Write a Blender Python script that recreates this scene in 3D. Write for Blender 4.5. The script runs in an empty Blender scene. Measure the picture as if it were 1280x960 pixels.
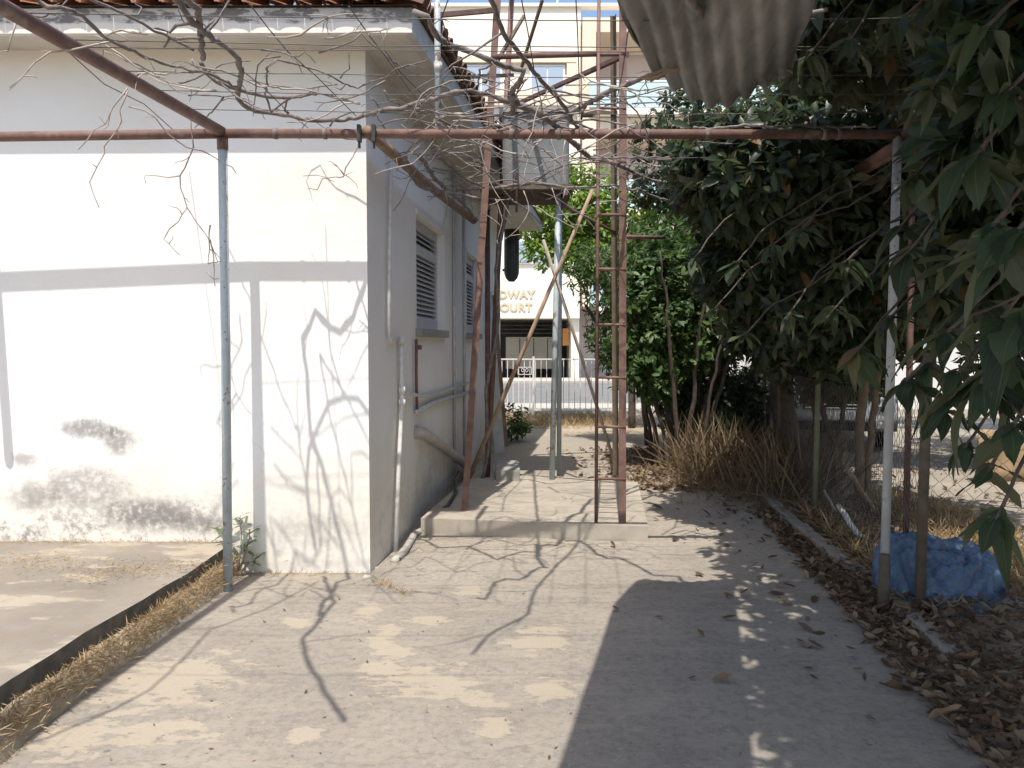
import bpy, math, random
import numpy as np
from mathutils import Vector, Matrix

rnd = random.Random(7)
S = bpy.context.scene
COL = S.collection

# ------------------------------------------------------------------ camera, sky, sun, exposure
CAM_H = 1.6
FPX = 960.0                       # focal length in pixels of the 1280 px wide photograph
PITCH = math.atan(50.0 / FPX)
cam_d = bpy.data.cameras.new('camera')
cam = bpy.data.objects.new('camera', cam_d); COL.objects.link(cam)
cam.location = (0, 0, CAM_H)
cam.rotation_euler = (math.pi / 2 - PITCH, 0, 0)
cam_d.sensor_width = 36.0
cam_d.lens = FPX / 1280 * 36.0
cam_d.clip_start = 0.05
cam_d.clip_end = 2000
S.camera = cam

SUN_DY = math.radians(64.0)       # elevation measured in the depth direction
sun_vec = Vector((-0.13, -1.0, math.tan(SUN_DY))).normalized()     # towards the sun
SUN_ELEV = math.asin(sun_vec.z)
SUN_AZ = math.atan2(sun_vec.x, sun_vec.y)                           # clockwise from +Y
w = bpy.data.worlds.new('World'); S.world = w; w.use_nodes = True
nt = w.node_tree; nt.nodes.clear()
wo = nt.nodes.new('ShaderNodeOutputWorld'); wb = nt.nodes.new('ShaderNodeBackground')
sk = nt.nodes.new('ShaderNodeTexSky'); sk.sky_type = 'NISHITA'; sk.sun_disc = False
sk.sun_elevation = SUN_ELEV; sk.sun_rotation = SUN_AZ
sk.air_density = 1.0; sk.dust_density = 2.0; sk.ozone_density = 1.0
wb.inputs['Strength'].default_value = 0.15
nt.links.new(sk.outputs[0], wb.inputs['Color']); nt.links.new(wb.outputs[0], wo.inputs['Surface'])
sd = bpy.data.lights.new('sun', 'SUN'); sd.energy = 3.6; sd.angle = math.radians(0.53); sd.color = (1.0, 0.945, 0.87)
so = bpy.data.objects.new('sun', sd); COL.objects.link(so)
so.location = (-2, -8, 14)
so.rotation_euler = (-sun_vec).to_track_quat('-Z', 'Y').to_euler()
S.view_settings.view_transform = 'Standard'
S.view_settings.look = 'None'
S.view_settings.gamma = 1.0
S.view_settings.exposure = 0.70
S.render.engine = 'CYCLES'
S.cycles.use_denoising = True
S.cycles.max_bounces = 6
S.cycles.transparent_max_bounces = 12

# ------------------------------------------------------------------ pixel -> direction helpers
CP, SP = math.cos(PITCH), math.sin(PITCH)
def ray(px, py):
    a = (px - 640.0) / FPX; b = (480.0 - py) / FPX
    return Vector((a, CP + b * SP, b * CP - SP))
def atY(px, py, Y):
    r = ray(px, py); t = Y / r.y
    return Vector((r.x * t, Y, CAM_H + r.z * t))
def atZ(px, py, Z):
    r = ray(px, py); t = (Z - CAM_H) / r.z
    return Vector((r.x * t, r.y * t, Z))
def G(px, py, z=0.0): return atZ(px, py, z)
def on_plane(px, py, p0, n):
    r = ray(px, py); o = Vector((0, 0, CAM_H))
    t = (p0 - o).dot(n) / r.dot(n)
    return o + r * t

# ------------------------------------------------------------------ materials
class NT:
    def __init__(s, name):
        s.m = bpy.data.materials.new(name); s.m.use_nodes = True
        s.t = s.m.node_tree; s.t.nodes.clear()
        s.out = s.n('ShaderNodeOutputMaterial')
        s.b = s.n('ShaderNodeBsdfPrincipled')
        s.l(s.b.outputs[0], s.out.inputs['Surface'])
    def n(s, typ, **kw):
        nd = s.t.nodes.new(typ)
        for k, v in kw.items(): setattr(nd, k, v)
        return nd
    def l(s, a, b): s.t.links.new(a, b)
    def pos(s): return s.n('ShaderNodeNewGeometry').outputs['Position']
    def obj(s): return s.n('ShaderNodeTexCoord').outputs['Object']
    def mapping(s, vec, scale=(1, 1, 1), loc=(0, 0, 0), rot=(0, 0, 0)):
        m = s.n('ShaderNodeMapping'); s.l(vec, m.inputs['Vector'])
        m.inputs['Scale'].default_value = scale; m.inputs['Location'].default_value = loc; m.inputs['Rotation'].default_value = rot
        return m.outputs[0]
    def noise(s, vec, scale, detail=5, rough=0.55, dist=0.0):
        n = s.n('ShaderNodeTexNoise'); s.l(vec, n.inputs['Vector'])
        n.inputs['Scale'].default_value = scale; n.inputs['Detail'].default_value = detail
        n.inputs['Roughness'].default_value = rough; n.inputs['Distortion'].default_value = dist
        return n.outputs['Fac']
    def ramp(s, fac, stops, interp='LINEAR'):
        r = s.n('ShaderNodeValToRGB'); s.l(fac, r.inputs['Fac']); cr = r.color_ramp; cr.interpolation = interp
        while len(cr.elements) < len(stops): cr.elements.new(0.5)
        for e, (p, c) in zip(cr.elements, stops):
            e.position = p
            e.color = (c, c, c, 1) if isinstance(c, (int, float)) else (*c, 1)
        return r.outputs['Color']
    def mix(s, fac, a, b, mode='MIX'):
        m = s.n('ShaderNodeMix', data_type='RGBA', blend_type=mode)
        for v, i in ((fac, 0), (a, 6), (b, 7)):
            if isinstance(v, (int, float)): m.inputs[i].default_value = v if i == 0 else (v, v, v, 1)
            elif isinstance(v, tuple): m.inputs[i].default_value = (*v, 1)
            else: s.l(v, m.inputs[i])
        return m.outputs[2]
    def math(s, op, a, b=None, c=None, clamp=False):
        m = s.n('ShaderNodeMath', operation=op, use_clamp=clamp)
        for i, v in enumerate((a, b, c)):
            if v is None: continue
            if isinstance(v, (int, float)): m.inputs[i].default_value = v
            else: s.l(v, m.inputs[i])
        return m.outputs[0]
    def maprange(s, v, a, b, c=0.0, d=1.0, smooth=True):
        m = s.n('ShaderNodeMapRange', interpolation_type='SMOOTHSTEP' if smooth else 'LINEAR')
        s.l(v, m.inputs[0])
        for i, x in enumerate((a, b, c, d)): m.inputs[1 + i].default_value = x
        return m.outputs[0]
    def sep(s, vec):
        x = s.n('ShaderNodeSeparateXYZ'); s.l(vec, x.inputs[0]); return x.outputs
    def bump(s, h, strength=0.3, dist=0.01):
        b = s.n('ShaderNodeBump'); s.l(h, b.inputs['Height'])
        b.inputs['Strength'].default_value = strength; b.inputs['Distance'].default_value = dist
        s.l(b.outputs[0], s.b.inputs['Normal'])
    def base(s, c):
        if isinstance(c, tuple): s.b.inputs['Base Color'].default_value = (*c, 1)
        else: s.l(c, s.b.inputs['Base Color'])
    def set(s, **kw):
        for k, v in kw.items():
            i = s.b.inputs[k.replace('_', ' ')]
            if isinstance(v, (int, float, tuple)): i.default_value = v
            else: s.l(v, i)
        return s

M = {}
def simple(name, c1, c2, scale=6.0, rough=0.75, bump=0.25, bscale=40.0, metal=0.0, local=False, spec=0.3, bd=0.004):
    t = NT(name)
    v = t.obj() if local else t.pos()
    n = t.noise(v, scale, 6, 0.62)
    t.base(t.ramp(n, [(0.3, c1), (0.7, c2)]))
    t.set(Roughness=rough, Metallic=metal)
    t.b.inputs['Specular IOR Level'].default_value = spec
    if bump: t.bump(t.noise(v, bscale, 4, 0.6), bump, bd)
    M[name] = t.m
    return t

def blob(t, vec, cx, cy, rx, ry, rot, warp, amt, axes=('X', 'Y')):
    """soft-edged patch in two world axes, edge broken up by a noise value"""
    o = t.sep(vec); ca, sa = math.cos(rot), math.sin(rot)
    dx = t.math('SUBTRACT', o[axes[0]], cx); dy = t.math('SUBTRACT', o[axes[1]], cy)
    u = t.math('ADD', t.math('MULTIPLY', dx, ca / rx), t.math('MULTIPLY', dy, sa / rx))
    v = t.math('ADD', t.math('MULTIPLY', dx, -sa / ry), t.math('MULTIPLY', dy, ca / ry))
    d = t.math('SQRT', t.math('ADD', t.math('MULTIPLY', u, u), t.math('MULTIPLY', v, v)))
    d = t.math('ADD', d, t.math('MULTIPLY', t.math('SUBTRACT', warp, 0.5), amt))
    return d

# whitewashed wall: warm mottling, damp band, mould patch, hairline cracks
def mat_wall():
    t = NT('whitewash'); p = t.pos()
    n1 = t.noise(p, 0.9, 5, 0.6); n2 = t.noise(p, 5.0, 8, 0.7); n3 = t.noise(p, 22.0, 5, 0.7)
    c = t.ramp(n1, [(0.3, (0.73, 0.70, 0.64)), (0.65, (0.78, 0.77, 0.745))])
    c = t.mix(t.maprange(n2, 0.55, 0.8, 0, 0.22), c, (0.66, 0.62, 0.52))
    z = t.sep(p)['Z']; x = t.sep(p)['X']; y = t.sep(p)['Y']
    # cream damp band near the ground, uneven top
    zz = t.math('ADD', z, t.math('MULTIPLY', t.math('SUBTRACT', n1, 0.5), 0.9))
    band = t.maprange(zz, 1.15, 0.35, 0, 1)
    c = t.mix(t.math('MULTIPLY', band, 0.55), c, (0.66, 0.60, 0.49))
    # black mould speckle inside the band
    zz2 = t.math('ADD', z, t.math('MULTIPLY', t.math('SUBTRACT', n2, 0.5), 0.8))
    lowm = t.maprange(zz2, 0.80, 0.32, 0, 1)
    sp = t.math('MULTIPLY', t.maprange(n2, 0.44, 0.60), t.maprange(n3, 0.40, 0.60, 0.15, 1))
    xm = t.maprange(x, -1.75, -2.25, 0.3, 1)
    mould = t.math('MULTIPLY', t.math('MULTIPLY', lowm, sp), xm)
    c = t.mix(t.math('MULTIPLY', mould, 0.80), c, (0.19, 0.18, 0.165))
    for (cx, cz, rx, rz, k) in ((-2.93, 1.02, 0.24, 0.085, 0.8), (-2.72, 0.93, 0.13, 0.12, 0.75), (-3.38, 0.80, 0.10, 0.06, 0.6), (-3.0, 0.60, 0.34, 0.16, 0.6), (-2.5, 0.42, 0.40, 0.12, 0.85), (-2.15, 0.36, 0.22, 0.08, 0.7), (-3.3, 0.55, 0.2, 0.12, .6), (-1.35, 0.30, 0.35, 0.12, .3)):
        d = blob(t, p, cx, cz, rx, rz, 0.0, n2, 2.6, ('X', 'Z'))
        f = t.math('MULTIPLY', t.maprange(d, 1.25, 0.45), t.maprange(t.math('ADD', t.math('MULTIPLY', n3, .5), t.math('MULTIPLY', n2, .5)), 0.37, 0.52, 0.25, 1))
        f = t.math('MULTIPLY', f, t.maprange(y, 5.9, 5.8))
        c = t.mix(t.math('MULTIPLY', f, k * 0.95), c, (0.17, 0.16, 0.15))
    # grime on the side wall's lower part
    side = t.maprange(y, 5.6, 7.4)
    g = t.math('MULTIPLY', t.math('MULTIPLY', side, t.maprange(zz2, 1.15, 0.05)), t.maprange(n2, 0.35, 0.65, 0.35, 1))
    c = t.mix(t.math('MULTIPLY', g, 0.55), c, (0.30, 0.265, 0.21))
    run = t.noise(t.mapping(p, (14, 14, 0.5)), 1.0, 4, 0.6)
    c = t.mix(t.math('MULTIPLY', t.math('MULTIPLY', side, t.maprange(run, 0.54, 0.74)), 0.22), c, (0.46, 0.42, 0.36))
    vo = t.n('ShaderNodeTexVoronoi', feature='DISTANCE_TO_EDGE')
    t.l(t.mapping(p, (1, 1, 0.8)), vo.inputs['Vector']); vo.inputs['Scale'].default_value = 0.9
    # bend the crack cells with noise
    wv = t.n('ShaderNodeVectorMath', operation='ADD'); nn = t.n('ShaderNodeTexNoise'); nn.inputs['Scale'].default_value = 3.0; nn.inputs['Detail'].default_value = 6
    t.l(p, nn.inputs['Vector']); sc = t.n('ShaderNodeVectorMath', operation='SCALE'); sc.inputs['Scale'].default_value = 0.5
    t.l(nn.outputs['Color'], sc.inputs[0]); t.l(p, wv.inputs[0]); t.l(sc.outputs[0], wv.inputs[1]); t.l(wv.outputs[0], vo.inputs['Vector'])
    cr = t.math('MULTIPLY', t.maprange(vo.outputs['Distance'], 0.006, 0.001), t.maprange(z, 1.6, 0.7))
    c = t.mix(t.math('MULTIPLY', cr, 0.16), c, (0.25, 0.23, 0.20))
    t.base(c); t.set(Roughness=0.9); t.b.inputs['Specular IOR Level'].default_value = 0.15
    h = t.math('ADD', t.math('MULTIPLY', n3, 0.4), t.math('ADD', t.math('MULTIPLY', n2, 0.9), t.math('ADD', t.math('MULTIPLY', t.noise(p, 2.2, 3, .5), 2.2), t.math('MULTIPLY', mould, -0.6))))
    t.bump(h, 0.35, 0.014)
    M['wall'] = t.m
mat_wall()

# painted concrete yard, worn through to beige in patches
PATCH = []
def mat_yard():
    t = NT('yard_concrete'); p = t.pos()
    n1 = t.noise(p, 1.3, 6, 0.6); n2 = t.noise(p, 7.0, 8, 0.72); n3 = t.noise(p, 75.0, 4, 0.75); n4 = t.noise(p, 26.0, 6, 0.75)
    st = t.noise(t.mapping(p, (1.2, 4.2, 1.0), rot=(0, 0, 0.2)), 2.6, 9, 0.72)
    nb = t.noise(t.mapping(p, (0.8, 1.9, 1.0), rot=(0, 0, 0.15)), 5.5, 9, 0.70)
    c = t.ramp(n1, [(0.3, (0.215, 0.193, 0.163)), (0.7, (0.305, 0.273, 0.226))])
    c = t.mix(t.maprange(n4, 0.40, 0.68, 0, 0.55), c, (0.135, 0.12, 0.105))
    c = t.mix(t.maprange(n3, 0.45, 0.75, 0, 0.40), c, (0.32, 0.285, 0.235))
    c = t.mix(t.maprange(st, 0.48, 0.66, 0, 0.55), c, (0.31, 0.27, 0.215))
    y = t.sep(p)['Y']
    yy = t.math('ADD', y, t.math('MULTIPLY', t.math('SUBTRACT', n1, 0.5), 1.6))
    far = t.maprange(yy, 4.7, 5.9)
    c = t.mix(t.math('MULTIPLY', far, 0.60), c, t.mix(t.maprange(n4, .35, .7), (0.38, 0.335, 0.27), (0.27, 0.235, 0.19)))
    wear = t.maprange(t.math('ADD', t.math('MULTIPLY', st, 0.55), t.math('MULTIPLY', n4, 0.45)), 0.57, 0.61)
    tot = t.math('MULTIPLY', wear, 0.6)
    for (a, b, rx, ry, rot) in PATCH:
        d = blob(t, p, a, b, rx * 1.15, ry * 1.15, rot, nb, 5.5)
        d = t.math('ADD', d, t.math('MULTIPLY', t.math('SUBTRACT', n4, 0.5), 1.3))
        tot = t.math('MAXIMUM', tot, t.math('MULTIPLY', t.maprange(d, 1.05, 0.75), t.maprange(n4, 0.28, 0.5, 0.45, 1.0)))
    chips = t.math('MULTIPLY', t.maprange(t.noise(p, 34, 2, 0.5), 0.68, 0.70), 0.7)
    tot = t.math('MAXIMUM', tot, chips)
    c = t.mix(t.math('MULTIPLY', tot, 0.66), c, t.mix(t.maprange(n3, 0.3, 0.8, 0, 0.6), (0.40, 0.34, 0.25), (0.28, 0.24, 0.185)))
    spk = t.noise(p, 18.0, 3, 0.5)
    c = t.mix(t.maprange(spk, 0.68, 0.76, 0, 0.55), c, (0.10, 0.088, 0.075))
    vo = t.n('ShaderNodeTexVoronoi', feature='DISTANCE_TO_EDGE'); vo.inputs['Scale'].default_value = 0.55
    wv = t.n('ShaderNodeVectorMath', operation='ADD'); nn = t.n('ShaderNodeTexNoise'); nn.inputs['Scale'].default_value = 2.2; nn.inputs['Detail'].default_value = 8
    t.l(p, nn.inputs['Vector']); sc = t.n('ShaderNodeVectorMath', operation='SCALE'); sc.inputs['Scale'].default_value = 0.7
    t.l(nn.outputs['Color'], sc.inputs[0]); t.l(p, wv.inputs[0]); t.l(sc.outputs[0], wv.inputs[1]); t.l(wv.outputs[0], vo.inputs['Vector'])
    crk = t.math('MULTIPLY', t.maprange(vo.outputs['Distance'], 0.006, 0.001), t.maprange(n1, .42, .56))
    c = t.mix(t.math('MULTIPLY', crk, 0.15), c, (0.08, 0.07, 0.06))
    t.base(c); t.set(Roughness=0.9); t.b.inputs['Specular IOR Level'].default_value = 0.18
    h = t.math('SUBTRACT', t.math('ADD', t.math('MULTIPLY', n3, 0.35), t.math('MULTIPLY', n4, 0.8)), t.math('ADD', t.math('MULTIPLY', tot, 0.3), t.math('MULTIPLY', crk, .3)))
    t.bump(h, 0.5, 0.008)
    M['yard'] = t.m
for (x0, y0, x1, y1, rot) in ((140, 822, 280, 885, 0), (150, 905, 260, 935, 0), (455, 825, 500, 848, -0.5), (490, 832, 572, 875, -0.65), (580, 868, 625, 890, -0.5),
                              (645, 788, 705, 818, -0.3), (645, 853, 715, 878, 0), (368, 912, 398, 932, 0), (445, 758, 475, 778, 0), (465, 785, 495, 815, 0),
                              (355, 772, 385, 788, 0), (570, 733, 605, 745, 0), (520, 770, 560, 784, 0), (490, 857, 510, 868, 0), (600, 900, 640, 925, -0.4), (470, 808, 510, 822, 0), (55, 900, 130, 950, 0)):
    a = G((x0 + x1) / 2, (y0 + y1) / 2)
    rx = abs(G(x1, (y0 + y1) / 2).x - G(x0, (y0 + y1) / 2).x) / 2
    ry = abs(G(x0, y0).y - G(x0, y1).y) / 2
    PATCH.append((a.x, a.y, rx * 1.05, ry * 0.95, rot))
mat_yard()

def mat_platform():
    t = NT('platform_concrete'); p = t.pos()
    n1 = t.noise(p, 1.6, 6, 0.6); n2 = t.noise(p, 9.0, 7, 0.7); n3 = t.noise(p, 70.0, 4, 0.7)
    c = t.ramp(n1, [(0.32, (0.17, 0.15, 0.128)), (0.62, (0.255, 0.225, 0.182))])
    c = t.mix(t.maprange(t.noise(t.mapping(p, (1.2, 2.6, 1)), 1.5, 6, 0.6), 0.54, 0.60, 0, 0.7), c, (0.38, 0.33, 0.25))
    c = t.mix(t.maprange(n2, 0.50, 0.66, 0, 0.5), c, (0.25, 0.17, 0.10))
    c = t.mix(t.maprange(n3, 0.4, 0.75, 0, 0.3), c, (0.20, 0.18, 0.16))
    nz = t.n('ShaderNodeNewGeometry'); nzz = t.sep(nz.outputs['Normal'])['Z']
    c = t.mix(t.maprange(nzz, 0.6, 0.3), c, t.ramp(n2, [(0.35, (0.085, 0.078, 0.068)), (0.7, (0.18, 0.16, 0.13))]))  # upright faces darker: their shade is put into the colour
    t.base(c); t.set(Roughness=0.9); t.b.inputs['Specular IOR Level'].default_value = 0.2
    t.bump(t.math('ADD', t.math('MULTIPLY', n3, 0.3), n2), 0.4, 0.01)
    M['platform'] = t.m
mat_platform()

def mat_ground():
    t = NT('dry_soil'); p = t.pos()
    n1 = t.noise(p, 0.8, 6, 0.6); n2 = t.noise(p, 12.0, 7, 0.7); n3 = t.noise(p, 90, 3, 0.7)
    c = t.ramp(n1, [(0.3, (0.30, 0.24, 0.17)), (0.7, (0.44, 0.375, 0.28))])
    c = t.mix(t.maprange(n2, 0.45, 0.7, 0, 0.5), c, (0.24, 0.185, 0.12))
    c = t.mix(t.maprange(n3, 0.5, 0.8, 0, 0.4), c, (0.16, 0.13, 0.10))
    t.base(c); t.set(Roughness=0.95); t.b.inputs['Specular IOR Level'].default_value = 0.1
    t.bump(t.math('ADD', n2, t.math('MULTIPLY', n3, 0.4)), 0.6, 0.02)
    M['soil'] = t.m
mat_ground()

def mat_rust():
    t = NT('rusty_iron'); p = t.pos()
    n1 = t.noise(p, 9, 7, 0.7); n2 = t.noise(p, 70, 4, 0.7)
    c = t.ramp(n1, [(0.3, (0.10, 0.056, 0.045)), (0.5, (0.165, 0.093, 0.074)), (0.72, (0.235, 0.145, 0.118))])
    c = t.mix(t.maprange(n2, 0.5, 0.72, 0, 0.55), c, (0.10, 0.055, 0.04))
    c = t.mix(t.maprange(t.noise(p, 4, 3, 0.5), 0.66, 0.72, 0, 0.5), c, (0.42, 0.36, 0.33))
    t.base(c); t.set(Roughness=0.72, Metallic=0.15); t.bump(n2, 0.4, 0.003)
    M['rust'] = t.m
mat_rust()
def mat_worn_paint(name, base1, base2, rust):
    t = NT(name); p = t.pos()
    n1 = t.noise(p, 6, 6, 0.65); n2 = t.noise(p, 38, 5, 0.7)
    c = t.ramp(n1, [(0.3, base1), (0.7, base2)])
    c = t.mix(t.maprange(t.math('ADD', t.math('MULTIPLY', n1, .5), t.math('MULTIPLY', n2, .5)), 0.56, 0.60, 0, 0.9), c, rust)
    t.base(c); t.set(Roughness=0.55); t.bump(n2, 0.3, 0.003); M[name] = t.m
mat_worn_paint('grey_paint', (0.30, 0.35, 0.36), (0.42, 0.47, 0.48), (0.17, 0.10, 0.07))
mat_worn_paint('pale_paint', (0.36, 0.35, 0.32), (0.52, 0.51, 0.47), (0.20, 0.15, 0.11))
simple('white_pipe', (0.52, 0.51, 0.47), (0.74, 0.73, 0.70), 14, 0.6, 0.2)
simple('drain_pipe', (0.32, 0.29, 0.25), (0.44, 0.41, 0.36), 8, 0.7, 0.3)
simple('dark_pipe', (0.030, 0.031, 0.033), (0.07, 0.07, 0.07), 8, 0.5, 0.2)
simple('trim_grey', (0.40, 0.40, 0.39), (0.58, 0.57, 0.54), 9, 0.8, 0.3)
def mat_fascia():
    t = NT('fascia_paint'); p = t.pos()
    n1 = t.noise(t.mapping(p, (1, 1, 2.6)), 6, 7, 0.72); n2 = t.noise(p, 2.0, 4, 0.6)
    z = t.sep(p)['Z']
    c = t.mix(t.maprange(n1, 0.50, 0.58), (0.50, 0.485, 0.46), (0.17, 0.16, 0.155))
    low = t.maprange(t.math('ADD', z, t.math('MULTIPLY', n1, 0.05)), 3.655, 3.635)
    c = t.mix(low, c, (0.66, 0.63, 0.57))
    t.base(c); t.set(Roughness=0.9); t.bump(n1, 0.5, 0.008); M['fascia'] = t.m
mat_fascia()
simple('soffit', (0.52, 0.49, 0.43), (0.66, 0.63, 0.57), 2.5, 0.9, 0.15)
simple('roof_tile', (0.44, 0.21, 0.12), (0.62, 0.36, 0.23), 5, 0.85, 0.4, 60)
simple('old_tile', (0.085, 0.055, 0.043), (0.20, 0.115, 0.08), 7, 0.9, 0.5, 60)
simple('shutter', (0.44, 0.445, 0.45), (0.56, 0.56, 0.555), 10, 0.6, 0.15)
simple('shutter_dark', (0.12, 0.12, 0.12), (0.16, 0.16, 0.16), 10, 0.8, 0)
simple('fibre_cement', (0.13, 0.135, 0.135), (0.22, 0.222, 0.215), 4, 0.9, 0.4, 50)
def mat_sheet():
    t = NT('corrugated_cement'); p = t.pos()
    n1 = t.noise(t.mapping(p, (3, 0.8, 1)), 3, 7, 0.7); n2 = t.noise(p, 60, 4, 0.6)
    c = t.ramp(n1, [(0.28, (0.12, 0.118, 0.112)), (0.55, (0.25, 0.247, 0.24)), (0.8, (0.35, 0.345, 0.335))])
    t.base(c); t.set(Roughness=0.9); t.bump(n2, 0.3, 0.003); M['sheet'] = t.m
mat_sheet()
simple('slab', (0.27, 0.24, 0.195), (0.42, 0.37, 0.30), 3.0, 0.9, 0.4, 70)
simple('slab_grey', (0.25, 0.245, 0.22), (0.35, 0.34, 0.30), 5.0, 0.9, 0.4, 70)
simple('bark', (0.055, 0.043, 0.035), (0.135, 0.107, 0.084), 18, 0.92, 0.8, 60, bd=0.01)
simple('vine_bark', (0.11, 0.092, 0.086), (0.26, 0.225, 0.205), 25, 0.9, 0.7, 90, bd=0.006)
simple('pale_twig', (0.28, 0.235, 0.20), (0.44, 0.39, 0.34), 25, 0.85, 0.4, 90)
simple('pole_wood', (0.24, 0.165, 0.11), (0.38, 0.28, 0.20), 10, 0.85, 0.4, 60)
simple('old_wood', (0.16, 0.105, 0.07), (0.28, 0.20, 0.14), 10, 0.85, 0.4, 60)
simple('wire', (0.085, 0.078, 0.075), (0.13, 0.12, 0.115), 10, 0.6, 0, metal=0.4)
simple('link_wire', (0.115, 0.105, 0.09), (0.19, 0.175, 0.15), 10, 0.6, 0, metal=0.3)
simple('post_brown', (0.085, 0.065, 0.045), (0.15, 0.115, 0.08), 10, 0.85, 0.5)
simple('post_green', (0.14, 0.15, 0.09), (0.22, 0.21, 0.13), 10, 0.85, 0.5)
simple('cream', (0.78, 0.72, 0.60), (0.82, 0.765, 0.65), 0.6, 0.9, 0.1)
simple('peach', (0.70, 0.59, 0.46), (0.74, 0.63, 0.50), 0.6, 0.9, 0.1)
simple('lilac', (0.58, 0.53, 0.55), (0.62, 0.57, 0.59), 0.6, 0.9, 0.1)
simple('letter', (0.56, 0.46, 0.31), (0.60, 0.50, 0.35), 3, 0.6, 0)
simple('garage_dark', (0.03, 0.028, 0.026), (0.05, 0.048, 0.045), 3, 0.7, 0)
simple('garage_door', (0.22, 0.20, 0.155), (0.28, 0.25, 0.20), 1, 0.6, 0)
simple('frame_white', (0.72, 0.72, 0.70), (0.78, 0.78, 0.76), 1, 0.5, 0)
simple('orange_panel', (0.55, 0.24, 0.07), (0.6, 0.28, 0.09), 1, 0.6, 0)
simple('railing', (0.60, 0.60, 0.57), (0.74, 0.73, 0.70), 8, 0.5, 0)
simple('asphalt', (0.14, 0.14, 0.14), (0.20, 0.198, 0.19), 1.5, 0.9, 0.3, 80)
simple('paving', (0.36, 0.34, 0.30), (0.46, 0.43, 0.38), 1.5, 0.9, 0.3, 60)
simple('kerb_stone', (0.20, 0.175, 0.145), (0.33, 0.295, 0.25), 6, 0.92, 0.6, 60, bd=0.01)
simple('rock', (0.26, 0.23, 0.19), (0.45, 0.41, 0.35), 9, 0.9, 0.4)
simple('driveway_concrete', (0.23, 0.205, 0.165), (0.33, 0.295, 0.24), 2.5, 0.9, 0.3, 60)
simple('white_render', (0.52, 0.51, 0.50), (0.60, 0.59, 0.575), 1, 0.9, 0.1)
simple('brown_sheet', (0.22, 0.15, 0.085), (0.36, 0.255, 0.15), 5, 0.8, 0.3)
def mat_glass(name, c, rough=0.05):
    t = NT(name); t.base(c); t.set(Roughness=rough); t.b.inputs['Specular IOR Level'].default_value = 0.8
    M[name] = t.m
mat_glass('glass_pane', (0.33, 0.40, 0.48)); mat_glass('car_glass', (0.05, 0.06, 0.07)); mat_glass('lamp_glass', (0.6, 0.62, 0.65))
mat_glass('balcony_glass', (0.48, 0.60, 0.61), 0.1)
def mat_car():
    t = NT('car_paint'); t.base((0.56, 0.58, 0.61)); t.set(Roughness=0.3, Metallic=0.45); t.b.inputs['Coat Weight'].default_value = 0.6; M['car_paint'] = t.m
mat_car()
simple('black_plastic', (0.02, 0.02, 0.02), (0.04, 0.04, 0.04), 6, 0.6, 0)
simple('tyre', (0.02, 0.02, 0.02), (0.03, 0.03, 0.03), 6, 0.9, 0.2)
simple('chrome', (0.6, 0.6, 0.6), (0.7, 0.7, 0.7), 6, 0.2, 0, metal=0.9)
def mat_tarp():
    t = NT('blue_tarp'); p = t.pos()
    n = t.noise(p, 6, 6, 0.65); n2 = t.noise(p, 30, 5, 0.7)
    c = t.ramp(n, [(0.3, (0.045, 0.085, 0.155)), (0.7, (0.09, 0.155, 0.25))])
    c = t.mix(t.maprange(n2, 0.58, 0.7, 0, 0.35), c, (0.35, 0.38, 0.42))
    t.base(c); t.set(Roughness=0.42); t.bump(t.math('ADD', n, t.math('MULTIPLY', n2, .3)), 0.6, 0.03); M['tarp'] = t.m
mat_tarp()

def mat_leaf(name, cols, trans, rough=0.5, attr=True, veins=False, under=None):
    t = NT(name)
    if attr:
        a = t.n('ShaderNodeAttribute', attribute_name='tint'); f = a.outputs['Fac']
    else:
        f = t.n('ShaderNodeObjectInfo').outputs['Random']
    c = t.ramp(f, cols)
    if veins:
        uv = t.n('ShaderNodeUVMap').outputs[0]; o = t.sep(uv)
        au = t.math('ABSOLUTE', t.math('SUBTRACT', o['X'], 0.5))
        ph = t.math('SUBTRACT', t.math('MULTIPLY', o['Y'], 13.0), t.math('MULTIPLY', au, 9.0))
        fr = t.math('ABSOLUTE', t.math('SUBTRACT', t.math('FRACT', ph), 0.5))
        vein = t.maprange(fr, 0.10, 0.0)
        mid = t.maprange(au, 0.035, 0.012)
        vm = t.math('MAXIMUM', t.math('MULTIPLY', vein, 0.55), mid)
        c = t.mix(t.math('MULTIPLY', vm, 0.28), c, (0.20, 0.235, 0.13))
        c = t.mix(t.maprange(t.noise(t.obj(), 14, 4, .6), 0.6, 0.75, 0, .5), c, (0.13, 0.10, 0.05))
        hgt = t.math('SUBTRACT', t.math('MULTIPLY', fr, 1.0), t.math('MULTIPLY', mid, 0.8))
        t.bump(hgt, 0.28, 0.005)
    if under:
        bf = t.n('ShaderNodeNewGeometry').outputs['Backfacing']
        c = t.mix(t.math('MULTIPLY', bf, 0.75), c, under)
    t.base(c); t.set(Roughness=rough); t.b.inputs['Specular IOR Level'].default_value = 0.3
    tr = t.n('ShaderNodeBsdfTranslucent'); t.l(t.mix(0.5, c, tuple(min(1, x * 1.6) for x in trans)), tr.inputs['Color'])
    mx = t.n('ShaderNodeMixShader'); mx.inputs[0].default_value = 0.28
    t.l(t.b.outputs[0], mx.inputs[1]); t.l(tr.outputs[0], mx.inputs[2]); t.l(mx.outputs[0], t.out.inputs['Surface'])
    M[name] = t.m
LOQ = [(0.0, (0.016, 0.027, 0.014)), (0.55, (0.032, 0.05, 0.025)), (0.88, (0.065, 0.088, 0.042)), (0.95, (0.12, 0.10, 0.04)), (1.0, (0.14, 0.075, 0.035))]
mat_leaf('loquat_leaf', LOQ, (0.07, 0.11, 0.03), 0.38, under=(0.12, 0.115, 0.075))
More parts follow.
